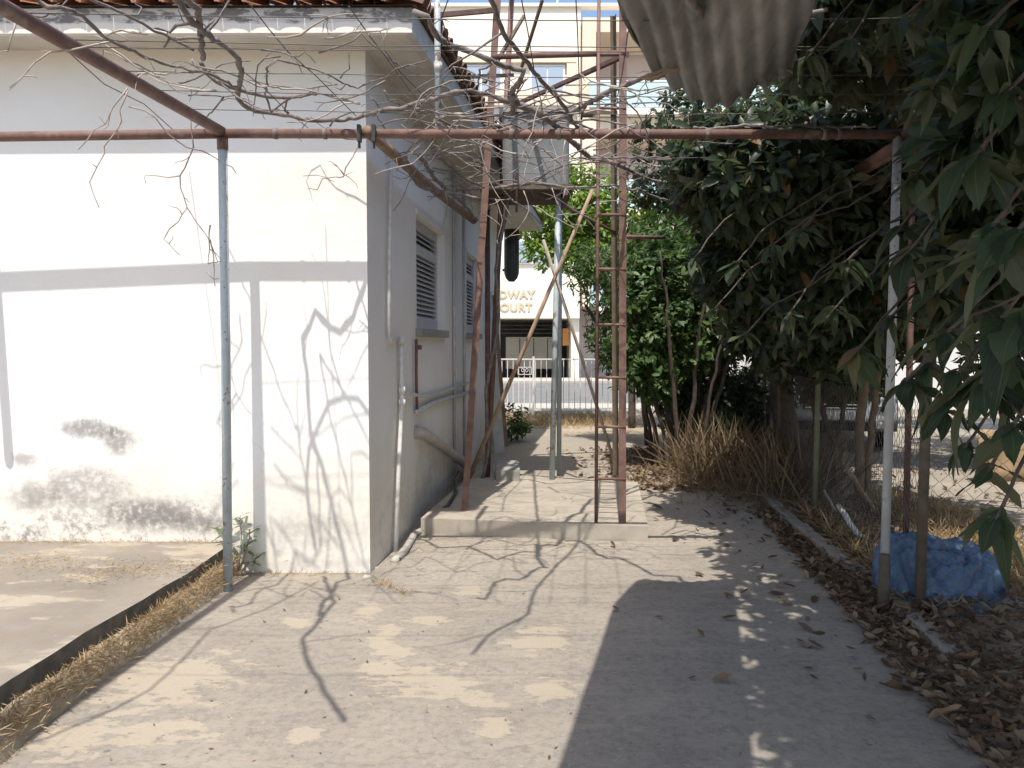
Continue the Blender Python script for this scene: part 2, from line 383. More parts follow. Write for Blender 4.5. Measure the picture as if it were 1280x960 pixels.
mat_leaf('loquat_leaf_near', LOQ, (0.07, 0.11, 0.03), 0.62, attr=False, veins=True, under=(0.105, 0.12, 0.075))
mat_leaf('shrub_leaf', [(0.0, (0.03, 0.06, 0.018)), (0.6, (0.062, 0.115, 0.03)), (1.0, (0.12, 0.17, 0.05))], (0.10, 0.18, 0.03), 0.45)
mat_leaf('bright_leaf', [(0.0, (0.08, 0.15, 0.018)), (0.6, (0.15, 0.25, 0.03)), (1.0, (0.24, 0.29, 0.045))], (0.28, 0.42, 0.04), 0.5)
mat_leaf('weed_leaf', [(0.0, (0.09, 0.15, 0.055)), (1.0, (0.16, 0.21, 0.09))], (0.12, 0.18, 0.05), 0.5, attr=False)
mat_leaf('dry_leaf', [(0.0, (0.085, 0.055, 0.035)), (0.5, (0.16, 0.105, 0.065)), (1.0, (0.30, 0.22, 0.14))], (0.2, 0.12, 0.05), 0.7)
mat_leaf('fallen_leaf', [(0.0, (0.12, 0.07, 0.04)), (0.5, (0.22, 0.13, 0.07)), (1.0, (0.35, 0.24, 0.15))], (0.2, 0.12, 0.05), 0.7, attr=False)
mat_leaf('dry_grass', [(0.0, (0.20, 0.13, 0.065)), (0.5, (0.36, 0.255, 0.135)), (1.0, (0.52, 0.41, 0.25))], (0.32, 0.24, 0.11), 0.8)

# ------------------------------------------------------------------ mesh helpers
class MB:
    def __init__(s): s.v = []; s.f = []; s.mi = []; s.uv = None
    def add(s, vs, fs):
        b = len(s.v); s.v += [tuple(x) for x in vs]; s.f += [tuple(i + b for i in f) for f in fs]; return s
    def box(s, c, d, R=None, taper=1.0):
        c = Vector(c); hx, hy, hz = d[0] / 2, d[1] / 2, d[2] / 2
        vs = []
        for z in (-hz, hz):
            k = taper if z > 0 else 1.0
            for (x, y) in ((-hx, -hy), (hx, -hy), (hx, hy), (-hx, hy)):
                v = Vector((x * k, y * k, z)); vs.append(c + (R @ v if R else v))
        return s.add(vs, [(3, 2, 1, 0), (4, 5, 6, 7), (0, 1, 5, 4), (1, 2, 6, 5), (2, 3, 7, 6), (3, 0, 4, 7)])
    def bar(s, a, b, wd, ht=None):
        a, b = Vector(a), Vector(b); d = (b - a); L = d.length; z = d.normalized()
        up = Vector((0, 1, 0)) if abs(z.z) > 0.9 else Vector((0, 0, 1))
        x = up.cross(z).normalized(); y = z.cross(x)
        R = Matrix((x, y, z)).transposed()
        return s.box((a + b) / 2, (wd, ht or wd, L), R)
    def angle_iron(s, a, b, wd=0.045, th=0.006, sx=1, sy=1):
        a, b = Vector(a), Vector(b)
        ox = Vector((wd / 2 * sx, 0, 0)); oy = Vector((0, wd / 2 * sy, 0))
        s.bar(a + ox, b + ox, wd, th); s.bar(a + oy, b + oy, th, wd); return s
    def tube(s, pts, r, n=6, cap=True, flat=1.0):
        pts = [Vector(p) for p in pts]
        rs = [r] * len(pts) if isinstance(r, (int, float)) else list(r)
        base = len(s.v); prev = None
        for i, p in enumerate(pts):
            t = (pts[min(i + 1, len(pts) - 1)] - pts[max(i - 1, 0)])
            if t.length < 1e-9: t = Vector((0, 0, 1))
            t.normalize()
            if prev is None:
                up = Vector((0, 0, 1)) if abs(t.z) < 0.9 else Vector((1, 0, 0))
                x = up.cross(t).normalized()
            else:
                x = prev - t * prev.dot(t)
                x = x.normalized() if x.length > 1e-6 else Vector((1, 0, 0)).cross(t).normalized()
            prev = x; y = t.cross(x)
            for k in range(n):
                a = 2 * math.pi * k / n
                s.v.append(tuple(p + (x * math.cos(a) + y * math.sin(a) * flat) * rs[i]))
        for i in range(len(pts) - 1):
            for k in range(n):
                a = base + i * n + k; b = base + i * n + (k + 1) % n
                s.f.append((a, b, b + n, a + n))
        if cap:
            s.f.append(tuple(base + k for k in range(n))[::-1])
            e = base + (len(pts) - 1) * n
            s.f.append(tuple(e + k for k in range(n)))
        return s
    def prism(s, poly, z0, z1):
        n = len(poly); z0 = z0 if callable(z0) else (lambda x, y, z=z0: z); z1 = z1 if callable(z1) else (lambda x, y, z=z1: z)
        area = sum(poly[i][0] * poly[(i + 1) % n][1] - poly[(i + 1) % n][0] * poly[i][1] for i in range(n))
        if area < 0: poly = poly[::-1]
        vs = [(x, y, z0(x, y)) for x, y in poly] + [(x, y, z1(x, y)) for x, y in poly]
        fs = [tuple(range(n))[::-1], tuple(range(n, 2 * n))] + [(i, (i + 1) % n, n + (i + 1) % n, n + i) for i in range(n)]
        return s.add(vs, fs)
    def grid(s, fn, nu, nv):
        vs = [fn(i / nu, j / nv) for j in range(nv + 1) for i in range(nu + 1)]
        fs = [(j * (nu + 1) + i, j * (nu + 1) + i + 1, (j + 1) * (nu + 1) + i + 1, (j + 1) * (nu + 1) + i) for j in range(nv) for i in range(nu)]
        return s.add(vs, fs)
    def mesh(s, name, mat, origin=Vector((0, 0, 0)), smooth=False):
        me = bpy.data.meshes.new(name)
        ox, oy, oz = origin
        me.from_pydata([(x - ox, y - oy, z - oz) for x, y, z in s.v], [], s.f)
        if smooth: me.polygons.foreach_set('use_smooth', [True] * len(me.polygons))
        me.materials.append(M[mat]); me.update()
        return me
    def build(s, name, mat, parent=None, smooth=False):
        if parent is None:
            xs = [v[0] for v in s.v]; ys = [v[1] for v in s.v]; zs = [v[2] for v in s.v]
            o = Vector(((min(xs) + max(xs)) / 2, (min(ys) + max(ys)) / 2, min(zs)))
        else:
            o = wloc(parent)
        ob = bpy.data.objects.new(name, s.mesh(name, mat, o, smooth)); COL.objects.link(ob)
        if parent is None: ob.location = o
        else: ob.parent = parent
        return ob
def wloc(o):
    v = Vector(o.location); p = o.parent
    while p is not None: v += Vector(p.location); p = p.parent
    return v
def tag(o, label, cat, group=None):
    o['label'] = label; o['category'] = cat
    if group: o['group'] = group
    return o
def struct(o, kind='structure'): o['kind'] = kind; return o
def thing(name, loc, label, cat, group=None):
    e = bpy.data.objects.new(name, None); COL.objects.link(e); e.location = loc; e.empty_display_size = 0.2
    return tag(e, label, cat, group)
def inst(name, me, parent=None, loc=(0, 0, 0), rot=None):
    o = bpy.data.objects.new(name, me); COL.objects.link(o)
    if parent is not None: o.parent = parent
    o.location = loc
    if rot is not None: o.rotation_euler = rot
    return o
def fast_mesh(name, V, F, mat, tint=None, smooth=False):
    """V (n,3) float array, F list of index arrays of one face size each"""
    me = bpy.data.meshes.new(name)
    me.vertices.add(len(V)); me.vertices.foreach_set('co', np.asarray(V, np.float32).ravel())
    loops = np.concatenate([f.ravel() for f in F]).astype(np.int32)
    sizes = np.concatenate([np.full(len(f), f.shape[1], np.int32) for f in F])
    starts = np.concatenate([[0], np.cumsum(sizes)[:-1]]).astype(np.int32)
    me.loops.add(len(loops)); me.loops.foreach_set('vertex_index', loops)
    me.polygons.add(len(sizes)); me.polygons.foreach_set('loop_start', starts); me.polygons.foreach_set('loop_total', sizes)
    if smooth: me.polygons.foreach_set('use_smooth', np.ones(len(sizes), bool))
    me.update(calc_edges=True)
    if tint is not None:
        a = me.attributes.new('tint', 'FLOAT', 'POINT'); a.data.foreach_set('value', np.asarray(tint, np.float32))
    me.materials.append(M[mat])
    return me

# leaf templates: (verts, tris, quads); length 1 along +Y, normal +Z
def leaf_template(width, fold=0.25, droop=0.25):
    st = [(0.0, 0.0), (0.30, 0.75), (0.66, 1.0), (1.0, 0.0)]
    V = []
    def z(y): return -droop * y * y
    V.append((0, 0, 0))
    for (y, k) in st[1:3]:
        wd = width / 2 * k
        V += [(-wd, y, z(y) + wd * fold), (0, y, z(y)), (wd, y, z(y) + wd * fold)]
    V.append((0, 1, z(1)))
    T = [(0, 2, 1), (0, 3, 2), (4, 5, 7), (5, 6, 7)]
    Q = [(1, 2, 5, 4), (2, 3, 6, 5)]
    return np.array(V), np.array(T), np.array(Q)
def scatter(name, tmpl, pos, ydir, zdir, size, tint, mat):
    V, T, Q = tmpl
    y = ydir / np.linalg.norm(ydir, axis=1, keepdims=True)
    x = np.cross(y, zdir); x /= (np.linalg.norm(x, axis=1, keepdims=True) + 1e-9)
    z = np.cross(x, y)
    n = len(pos); k = len(V)
    W = pos[:, None, :] + size[:, None, None] * (V[None, :, 0:1] * x[:, None, :] + V[None, :, 1:2] * y[:, None, :] + V[None, :, 2:3] * z[:, None, :])
    off = (np.arange(n) * k)[:, None, None]
    F = []
    if len(T): F.append((T[None] + off).reshape(-1, T.shape[1]))
    if len(Q): F.append((Q[None] + off).reshape(-1, Q.shape[1]))
    return fast_mesh(name, W.reshape(-1, 3), F, mat, np.repeat(tint, k))

# ================================================================== THE SETTING
A = G(463, 718); A = Vector((A.x, A.y, 0))              # house corner at the ground
FW = Vector((-1.0, 0.008, 0)).normalized()              # front wall runs this way (to the left)
SW = Vector((0.10, 1.0, 0)).normalized()                # side wall runs this way (away)
SN = Vector((SW.y, -SW.x, 0))                           # side wall outward normal
PZ = 0.23                                               # raised platform level

def uneven(poly_fn): pass
b = MB(); b.grid(lambda u, v: ((u - .5) * 400, -60 + v * 460, 0), 4, 4); struct(b.build('ground', 'soil'))
yard = [(-2.0, -3), (1.75, -3), (1.95, 2.5), (2.12, 4.2), (2.36, 6.6), (2.5, 8.2), (2.2, 9.2), (2.0, 11.5), (1.9, 13.2), (-0.05, 13.2), (-0.6, 8.5), (-0.9, 5.9), (-0.96, 5.45), (-2.05, 5.5), (-1.98, 4.4), (-1.92, 3.0)]
b = MB(); b.prism(yard, -0.02, 0.012); struct(b.build('concrete_yard', 'yard'))
b = MB(); b.prism([(-3.2, 15.2), (6, 15.2), (8, 16.9), (-3.2, 16.9)], -0.02, 0.008); struct(b.build('verge', 'soil'))
b = MB(); b.box((0, 18.3, 0.05), (90, 1.8, 0.14)); struct(b.build('pavement', 'paving'))
b = MB(); b.box((0, 25.2, -0.02), (200, 12.0, 0.06)); struct(b.build('road', 'asphalt'))
b = MB(); b.box((0, 32.7, 0.04), (120, 3.0, 0.12)); struct(b.build('far_pavement', 'paving'))
# driveway on the neighbour's side of the fence
b = MB(); b.prism([(4.2, 6.0), (9.0, 6.0), (12, 16.5), (4.4, 16.5), (3.9, 9)], -0.02, 0.010); struct(b.build('driveway', 'driveway_concrete'))
# raised platform at the left, rough edge
e0 = atZ(276, 688, PZ); e1 = atZ(0, 862, PZ)
dv = (e1 - e0) / (e1 - e0).length
edge = []
for i in range(26):
    p = e0 + dv * (i * 0.25 - 0.02)
    edge.append((p.x + rnd.uniform(-.012, .012), p.y))
plat = [(-9, A.y + 0.06), (e0.x - 0.02, A.y + 0.03)] + edge + [(-9, edge[-1][1])]
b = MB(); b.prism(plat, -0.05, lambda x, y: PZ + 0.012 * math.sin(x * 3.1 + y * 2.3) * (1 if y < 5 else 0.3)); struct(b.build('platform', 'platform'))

sp = [(x - .02, y) for x, y in edge] + [(x + .15 + rnd.uniform(-.02, .03), y) for x, y in edge[::-1]]
xs_ = {round(y, 3): x for x, y in edge}
m_ = MB(); n_ = len(edge)
vs_ = [(x - .03, y, .150) for x, y in edge] + [(x + .03, y, .13 + rnd.uniform(-.02, .02)) for x, y in edge] + [(x + .085 + rnd.uniform(-.015, .02), y, .0) for x, y in edge]
m_.add(vs_, [(i, n_ + i, n_ + i + 1, i + 1) for i in range(n_ - 1)] + [(n_ + i, 2 * n_ + i, 2 * n_ + i + 1, n_ + i + 1) for i in range(n_ - 1)])
struct(m_.build('soil_strip', 'soil', None, True))

# ================================================================== THE HOUSE
house = thing('house', (A.x - 3, A.y + 4, 0), 'whitewashed single storey house with tiled roof and a louvred side shutter', 'house')
H_WALL = atY(463, 62, A.y).z
def Wp(s, z, off=0.0):
    p = A + SW * s + SN * off; return Vector((p.x, p.y, z))
def sz(px, py):
    p = on_plane(px, py, A, SN); return (p - A).dot(SW), p.z
def sidebox(mb, s0, s1, z0, z1, o0, o1):
    vs = [Wp(s0, z0, o0), Wp(s1, z0, o0), Wp(s1, z0, o1), Wp(s0, z0, o1), Wp(s0, z1, o0), Wp(s1, z1, o0), Wp(s1, z1, o1), Wp(s0, z1, o1)]
    return mb.add(vs, [(0, 1, 2, 3), (7, 6, 5, 4), (1, 0, 4, 5), (2, 1, 5, 6), (3, 2, 6, 7), (0, 3, 7, 4)])
S_END = 7.9
w0, zt = sz(520, 268); w1, _ = sz(553, 300); _, zb = sz(520, 410)
v0, _ = sz(583, 300); v1, _ = sz(597, 300)
holes = [(w0, w1, zb, zt), (v0, v1, zb, zt)]
b = MB()
ss = [0.0, w0, w1, v0, v1, S_END]
for i in range(5):
    a0, a1 = ss[i], ss[i + 1]
    if i in (1, 3):
        sidebox(b, a0, a1, -0.1, zb, -0.22, 0); sidebox(b, a0, a1, zt, H_WALL, -0.22, 0)
    else: sidebox(b, a0, a1, -0.1, H_WALL, -0.22, 0)
b.build('side_wall', 'wall', house)
b = MB()
p0 = A; p1 = A + FW * 8.0
bk = Vector((0, 0.22, 0)); ins = Vector((-0.222, 0, 0))
q = [p0 + ins, p1, p1 + bk, p0 + ins + bk]
q[0] = A + FW * 0.0; 
b.prism([(A.x, A.y - 0.003), (p1.x, p1.y - 0.003), (p1.x, p1.y + 0.22), (A.x - 0.21, A.y + 0.22), (A.x - 0.0, A.y - 0.0029)], -0.1, H_WALL)
b.build('front_wall', 'wall', house)
b = MB(); pe = Wp(S_END, 0); b.prism([(pe.x - .01, pe.y), (pe.x - 8, pe.y), (pe.x - 8, pe.y + .2), (pe.x - .01, pe.y + .2)], -0.1, H_WALL); b.build('rear_wall', 'wall', house)

def shutter(s0, s1, z0, z1, n):
    win = bpy.data.objects.new('window', None); COL.objects.link(win); win.parent = house
    c = Wp((s0 + s1) / 2, z0); win.location = c - Vector(house.location)
    m = MB(); sidebox(m, s0, s1, z0, z1, -0.20, -0.13); m.build('backing', 'shutter_dark', win)
    t_ = 0.045; m = MB(); zm0 = z0 + (z1 - z0) * 0.69; zm1 = z0 + (z1 - z0) * 0.77
    zlow = z0 + (z1 - z0) * 0.10; ztop = z0 + (z1 - z0) * 0.915
    sidebox(m, s0 + .001, s0 + t_, z0 + .001, z1 - .001, -0.125, -0.055); sidebox(m, s1 - t_, s1 - .001, z0 + .001, z1 - .001, -0.125, -0.055)
    sidebox(m, s0 + t_, s1 - t_, z0 + .002, zlow, -0.124, -0.056); sidebox(m, s0 + t_, s1 - t_, ztop, z1 - .002, -0.124, -0.056)
    sidebox(m, s0 + t_, s1 - t_, zm0, zm1, -0.124, -0.056)
    m.build('frame', 'shutter', win)
    for (lo, hi) in ((zlow, zm0), (zm1, ztop)):
        k = max(3, int(round((hi - lo) / 0.044)))
        for i in range(k):
            zc = lo + (hi - lo) * (i + .5) / k
            m = MB()
            vs = []
            for s_ in (s0 + t_, s1 - t_):
                for (o, zz) in ((-0.066, zc - 0.026), (-0.059, zc - 0.023), (-0.105, zc + 0.022), (-0.112, zc + 0.019)):
                    vs.append(Wp(s_, zz, o))
            m.add(vs, [(0, 1, 5, 4), (1, 2, 6, 5), (2, 3, 7, 6), (3, 0, 4, 7), (3, 2, 1, 0), (4, 5, 6, 7)])
            m.build('slat', 'shutter', win)
    m = MB(); sidebox(m, s0 - 0.05, s1 + 0.06, z0 - 0.075, z0 - 0.003, -0.1, 0.055); m.build('sill', 'slab_grey', win)
    m = MB(); sidebox(m, s1 + 0.003, s1 + 0.09, z0, z1 + 0.05, -0.01, 0.018); sidebox(m, s0 - 0.02, s1 + 0.002, z1 + 0.003, z1 + 0.05, -0.01, 0.016); m.build('surround', 'wall', win)
shutter(w0, w1, zb, zt, 18)
shutter(v0, v1, zb, zt, 18)
# small vertical pilaster strips and ledge on the side wall
for px in (565, 578):
    s_, _ = sz(px, 300)
    m = MB(); m.tube([Wp(s_, 0.25, 0.02), Wp(s_, H_WALL - 0.05, 0.02)], 0.016, 8); m.build('conduit', 'trim_grey', house, True)

# roof: soffit, fascia, sloping deck, tiles
EC = atZ(515, 37, H_WALL)                          # eave corner, lower edge of the fascia
EF = Vector((-9.0, EC.y + 0.05, H_WALL))
ER = Vector((EC.x + 0.135 * 8.6, EC.y + 8.6, H_WALL))
BZ = H_WALL + 0.135
b = MB(); b.prism([(EC.x - .002, EC.y + .002), (EF.x, EF.y), (EF.x, EF.y + 3), (-4, 9), (Wp(S_END, 0).x - 3, ER.y), (ER.x - .002, ER.y)], H_WALL, H_WALL + 0.03); b.build('soffit', 'soffit', house)
b = MB()
b.prism([(EC.x, EC.y), (EF.x, EF.y), (EF.x, EF.y + .045), (EC.x - .05, EC.y + .045)], H_WALL - 0.018, BZ); b.build('fascia', 'fascia', house)
b = MB(); b.prism([(EC.x + .001, EC.y + .001), (EC.x - .049, EC.y + .046), (ER.x - .05, ER.y), (ER.x, ER.y)], H_WALL - 0.018, BZ); b.build('fascia', 'trim_grey', house)
R0 = Vector((-4.6, 9.2, BZ + 1.45)); R1 = Vector((-9.0, 9.2, BZ + 1.45))
b = MB()
b.add([EC + Vector((0.03, -0.03, .14)), EF + Vector((0, -0.03, .14)), R1, R0, ER + Vector((0.03, 0, .14))], [(0, 3, 2, 1), (0, 4, 3)])
b.build('roof_deck', 'old_tile', house)
def tile_mesh(name, mat, L=0.42, r=0.085):
    m = MB()
    n = 6
    for sgn, rr in ((1, r), (1, r - 0.014)): pass
    V = []
    for (y, k) in ((0, 1.0), (L, 0.86)):
        for rr in (r * k, (r - 0.014) * k):
            for i in range(n + 1):
                a = math.pi * i / n
                V.append((rr * math.cos(a), y, rr * math.sin(a)))
    q = n + 1; F = []
    for i in range(n):
        F += [(i, 2 * q + i, 2 * q + i + 1, i + 1), (q + i, q + i + 1, 3 * q + i + 1, 3 * q + i), (i, i + 1, q + i + 1, q + i), (2 * q + i, 3 * q + i, 3 * q + i + 1, 2 * q + i + 1)]
    m.add(V, F); return m.mesh(name, mat, smooth=False)
tm = tile_mesh('roof_tile', 'roof_tile'); tm2 = tile_mesh('roof_tile', 'old_tile')
hl = Vector(house.location)
slope_f = math.atan2(1.45, 9.2 - EC.y)
for row in range(2):
    k = 0; x = EC.x - 0.08 - row * .1
    while x > -5.4:
        y = EC.y - 0.075 + row * 0.33; z = BZ + 0.012 + row * 0.33 * math.tan(slope_f) + row * 0.012
        inst('roof_tile', tm, house, Vector((x, y + (EC.x - x) * .006, z + rnd.uniform(-.006, .006))) - hl, (slope_f, rnd.uniform(-.05, .05), rnd.uniform(-.03, .03)))
        x -= 0.172
ed = (ER - EC).normalized(); slope_s = math.atan2(1.45, abs(R0.x - EC.x))
for row in range(2):
    s_ = 0.05 + row * .1
    while s_ < 5.4:
        p = EC + ed * s_ + Vector((0.075 - row * .33, 0, .147 + row * (.33 * math.tan(slope_s) + .012)))
        inst('roof_tile', tm2, house, p - hl + Vector((0, 0, rnd.uniform(-.012, .012))), (slope_s, rnd.uniform(-.08, .08), math.pi / 2 - 0.13 + rnd.uniform(-.05, .05)))
        s_ += 0.172

# pipes on the side wall
def pipe(name, pts, r, mat, parent, n=8): return MB().tube(pts, r, n).build(name, mat, parent, True)
def wp(px, py, off=0.03): s_, z = sz(px, py); return Wp(s_, z, off)
pp = thing('water_pipe', wp(486, 706), 'thin whitewashed water pipe stepping down the corner of the side wall', 'pipe')
pipe('pipe', [wp(484, 198), wp(482, 300), wp(481, 420), wp(484, 427), wp(494, 424)], 0.014, 'white_pipe', pp)
pipe('pipe', [wp(496, 422, .035), wp(497, 500, .035), wp(494, 560, .035), wp(488, 704, .035)], 0.019, 'white_pipe', pp)
for (px, py) in ((496, 426), (497, 488), (497, 504)):
    c = wp(px, py, .035); MB().tube([c - Vector((0, 0, .03)), c + Vector((0, 0, .03))], 0.028, 10).build('coupling', 'white_pipe', pp, True)
rp = thing('rusty_pipe', wp(517, 512), 'short rusty pipe with a tap below the shutter', 'pipe')
pipe('pipe', [wp(516, 424, .03), wp(516, 470, .03), wp(517, 512, .03)], 0.013, 'rust', rp)
c = wp(516, 434, .05); MB().box(c, (.05, .05, .04)).build('tap', 'rust', rp)
hp = thing('wall_pipes', wp(540, 500), 'pair of horizontal plaster-caked pipes running along the side wall', 'pipe')
pipe('pipe', [wp(500, 491, .03), wp(530, 496, .03), wp(560, 487, .03), wp(582, 478, .03)], 0.016, 'trim_grey', hp)
pipe('pipe', [wp(516, 515, .03), wp(540, 503, .03), wp(583, 490, .03)], 0.022, 'trim_grey', hp)
dp = thing('drain_pipe', wp(575, 585), 'fat grey drain pipe leaving the side wall at a slant', 'pipe')
pipe('pipe', [wp(519, 540, -.02), wp(521, 541, .06), wp(548, 560, .07), wp(578, 585, .08), wp(584, 592, .08)], 0.048, 'drain_pipe', dp, 12)
c = wp(519, 540, .0); MB().tube([c, c + SN * .012], 0.062, 12).build('collar', 'drain_pipe', dp, True)
dd = thing('downpipe', wp(622, 352), 'dark downpipe with a round hopper under the eave at the back of the house', 'pipe')
sD, _ = sz(628, 340)
cD = Wp(sD, 0, .16)
zD0 = atY(640, 352, cD.y).z; zD1 = atY(640, 255, cD.y).z
MB().tube([Vector((cD.x, cD.y, zD0)), Vector((cD.x, cD.y, zD0 + .05)), Vector((cD.x, cD.y, zD0 + .14)), Vector((cD.x, cD.y, zD1))], [0.05, 0.10, 0.13, 0.13], 12).build('hopper', 'dark_pipe', dd, True)
pipe('pipe', [Vector((cD.x, cD.y, zD1)), Vector((cD.x, cD.y, H_WALL))], 0.05, 'dark_pipe', dd)
MB().bar(Wp(sD, zD0 + .2, 0), Vector((cD.x, cD.y, zD0 + .2)), .04, .04).build('bracket', 'rust', dd)
# boards leaning on the far part of the side wall
for (px, lab, mt) in ((606, 'weathered grey board leaning on the side wall by the tower foot', 'trim_grey'), (614, 'narrow brown plank leaning on the side wall behind the tower foot', 'old_wood')):
    s_, _ = sz(px, 520)
    m = MB(); m.bar(Wp(s_, 0.013, .22), Wp(s_, 2.35, .03), .15 if mt == 'trim_grey' else .09, .025)
    tag(m.build('plank', mt), lab, 'plank')
# hose and cable at the foot of the wall
c0 = [G(498, 700, .02), G(512, 676, .02), G(528, 655, .03), G(545, 642, .1), G(560, 632, .16), G(570, 615, .17), G(568, 600, .17), G(574, 590, .17)]
tag(MB().tube(c0, .017, 7).build('black_hose', 'dark_pipe', None, True), 'black hose lying along the foot of the side wall', 'hose')
c0 = [G(492, 702, .02), G(505, 690, .03), G(518, 668, .03), G(530, 662, .02), G(541, 650, .03)]
tag(MB().tube(c0, [.028, .03, .03, .028, .026], 8).build('grey_hose', 'drain_pipe', None, True), 'short grey hose end beside the black hose at the wall', 'hose')

# ================================================================== PERGOLA
base_l = G(285, 741, 0.0); ZB = atY(278, 167, base_l.y).z
base_r = G(1104, 768, 0.0); TRY = base_l.y - .03; ZBR = atY(1122, 168, TRY).z
perg = thing('pergola', ((base_l.x + base_r.x) / 2, base_l.y, 0), 'rusty pipe pergola with wires stretched over the yard', 'pergola')
top_l = Vector((atY(278, 167, base_l.y).x, base_l.y, ZB)); top_r = Vector((atY(1122, 168, TRY).x, TRY, ZBR))
bl = top_l + (top_l - top_r).normalized() * 2.4; bl.z = ZB + 0.0
m = MB().tube([top_l, top_r + Vector((.05, 0, 0))], .030, 12); m.build('crossbeam', 'rust', perg, True)
bl = atY(-140, 173, base_l.y - .01)
m = MB().tube([bl, top_l - Vector((.001, 0, 0))], .031, 12); m.build('crossbeam', 'rust', perg, True)
pl = atZ(0, 10, ZB); dirl = (top_l - pl).normalized()
m = MB().tube([top_l + Vector((0, 0, .01)), top_l - dirl * 6.5 + Vector((0, 0, .01))], .033, 12); m.build('side_beam', 'rust', perg, True)
m = MB().tube([Vector((base_l.x, base_l.y, 0)), base_l.lerp(top_l, .5) + Vector((.004, 0, 0)), top_l - Vector((0, 0, .09))], .029, 12); m.build('post', 'grey_paint', perg, True)
m = MB().tube([top_l - Vector((0, 0, .10)), top_l - Vector((0, 0, .03))], .034, 12); m.build('post_collar', 'rust', perg, True)
m = MB().tube([base_r, base_r.lerp(top_r, .5), top_r - Vector((0, 0, .02))], .026, 12); m.build('post', 'pale_paint', perg, True)
m = MB().tube([base_r + Vector((0, 0, -.02)), base_r + Vector((0, 0, .36))], [.034, .029], 12); m.build('post_foot', 'post_brown', perg, True)
# pipe from the crossbeam back along the house
hb = atZ(460, 160, ZB); hb.y = top_l.y + .02
hb = atY(459, 164, base_l.y - .05)
he = atZ(592, 276, ZB - .02)
m = MB().tube([hb, hb.lerp(he, .5) - Vector((0, 0, .02)), he], .036, 10); m.build('side_beam', 'old_wood', perg, True)
# knuckle clamps where it meets the crossbeam
for dx in (-.045, .045):
    m = MB()
    c = hb + Vector((dx, -.0, -.02)); m.box(c + Vector((0, -.02, .0)), (.022, .05, .10)); m.tube([c + Vector((0, -.02, -.05)), c + Vector((0, -.02, -.09))], .008, 6); m.build('clamp', 'dark_pipe', perg)
# right-hand beams running back
ra = atY(1120, 182, TRY + .02); rb = atZ(1030, 238, ra.z - .03)
m = MB().tube([ra, rb], .034, 10); m.build('side_beam', 'rust', perg, True)
ra2 = atY(1122, 190, TRY + .10); rb2 = atZ(1052, 230, ra2.z - .05)
m = MB().tube([ra2, rb2], .026, 10); m.build('side_beam', 'rust', perg, True)
m = MB().tube([top_r + Vector((.04, .0, .0)), Vector((1.75, 1.2, ZBR - .03)), Vector((1.5, -1.6, ZBR - .03))], .033, 10); m.build('side_beam', 'rust', perg, True)
m = MB().tube([top_r + Vector((.10, .02, .02)), Vector((top_r.x + .12, top_r.y + .02, 2.0)), Vector((top_r.x + .12, top_r.y, 0))], .020, 8); m.build('brace', 'rust', perg, True)
# unseen pipe added off the left edge to throw the upright wall shadow
hx = -3.58; m = MB().tube([Vector((hx, base_l.y + .03, ZB)), Vector((hx + .05, base_l.y + .03, 1.58))], .033, 8); m.build('shadow_pipe', 'grey_paint', perg, True)
# sleeves (joints) on the crossbeam
for px in (345, 407, 640, 700, 810, 885, 1030, 1048):
    f = (px - 278) / (1122 - 278); c = top_l.lerp(top_r, f); d = (top_r - top_l).normalized()
    m = MB().tube([c - d * .012, c + d * .012], .034, 10); m.build('tie', 'vine_bark', perg, True)
# wires over the yard
WZ = ZB + .035
for (py, pyr) in ((17, 20), (50, 56), (58, 60), (88, 93), (113, 118), (136, 141)):
    a = atZ(60, py, WZ); c = atZ(1100, pyr, WZ)
    f0 = (a.y - pl.y) / max(1e-6, (top_l.y - pl.y)); xl = pl.x + (top_l.x - pl.x) * f0
    P = []
    for i in range(13):
        t = i / 12; x = xl + (2.15 - xl) * t; y = a.y + (c.y - a.y) * t
        P.append(Vector((x, y, WZ - .02 * math.sin(math.pi * t) + rnd.uniform(-.004, .004))))
    MB().tube(P, .0024, 5).build('wire', 'wire', perg, True)
for k in range(5):                                   # wires continuing behind the crossbeam and towards the viewer
    y = (5.45, 5.95, 6.5, 2.7, 2.2)[k]
    x0, x1 = ((-.75, 2.3), (-.7, 2.3), (-.6, 2.4), (-1.95, 2.0), (-2.0, 2.0))[k]
    P = [Vector((x0 + (x1 - x0) * i / 10, y + rnd.uniform(-.01, .01), WZ - .02 - .03 * math.sin(math.pi * i / 10))) for i in range(11)]
    MB().tube(P, .0024, 5).build('wire', 'wire', perg, True)
slack = [[(15, 12), (80, 60), (130, 105), (180, 130), (225, 170)], [(312, 5), (335, 35), (360, 65), (395, 95), (420, 120), (445, 145)],
         [(436, 8), (462, 45), (485, 75), (510, 110), (530, 135)], [(305, 90), (330, 110), (360, 140), (385, 160)],
         [(560, 0), (552, 22), (560, 50), (580, 100), (596, 150)], [(652, 0), (660, 40), (668, 90), (677, 130), (680, 165)], [(720, 0), (722, 40), (724, 100), (724, 168)],
         [(792, 0), (785, 40), (778, 90), (772, 120)], [(480, 62), (500, 90), (530, 120), (560, 160)]]
for pth in slack:
    P = [atZ(x, y, WZ + .03) for x, y in pth]
    MB().tube(P, .0028, 5).build('wire', 'wire', perg, True)
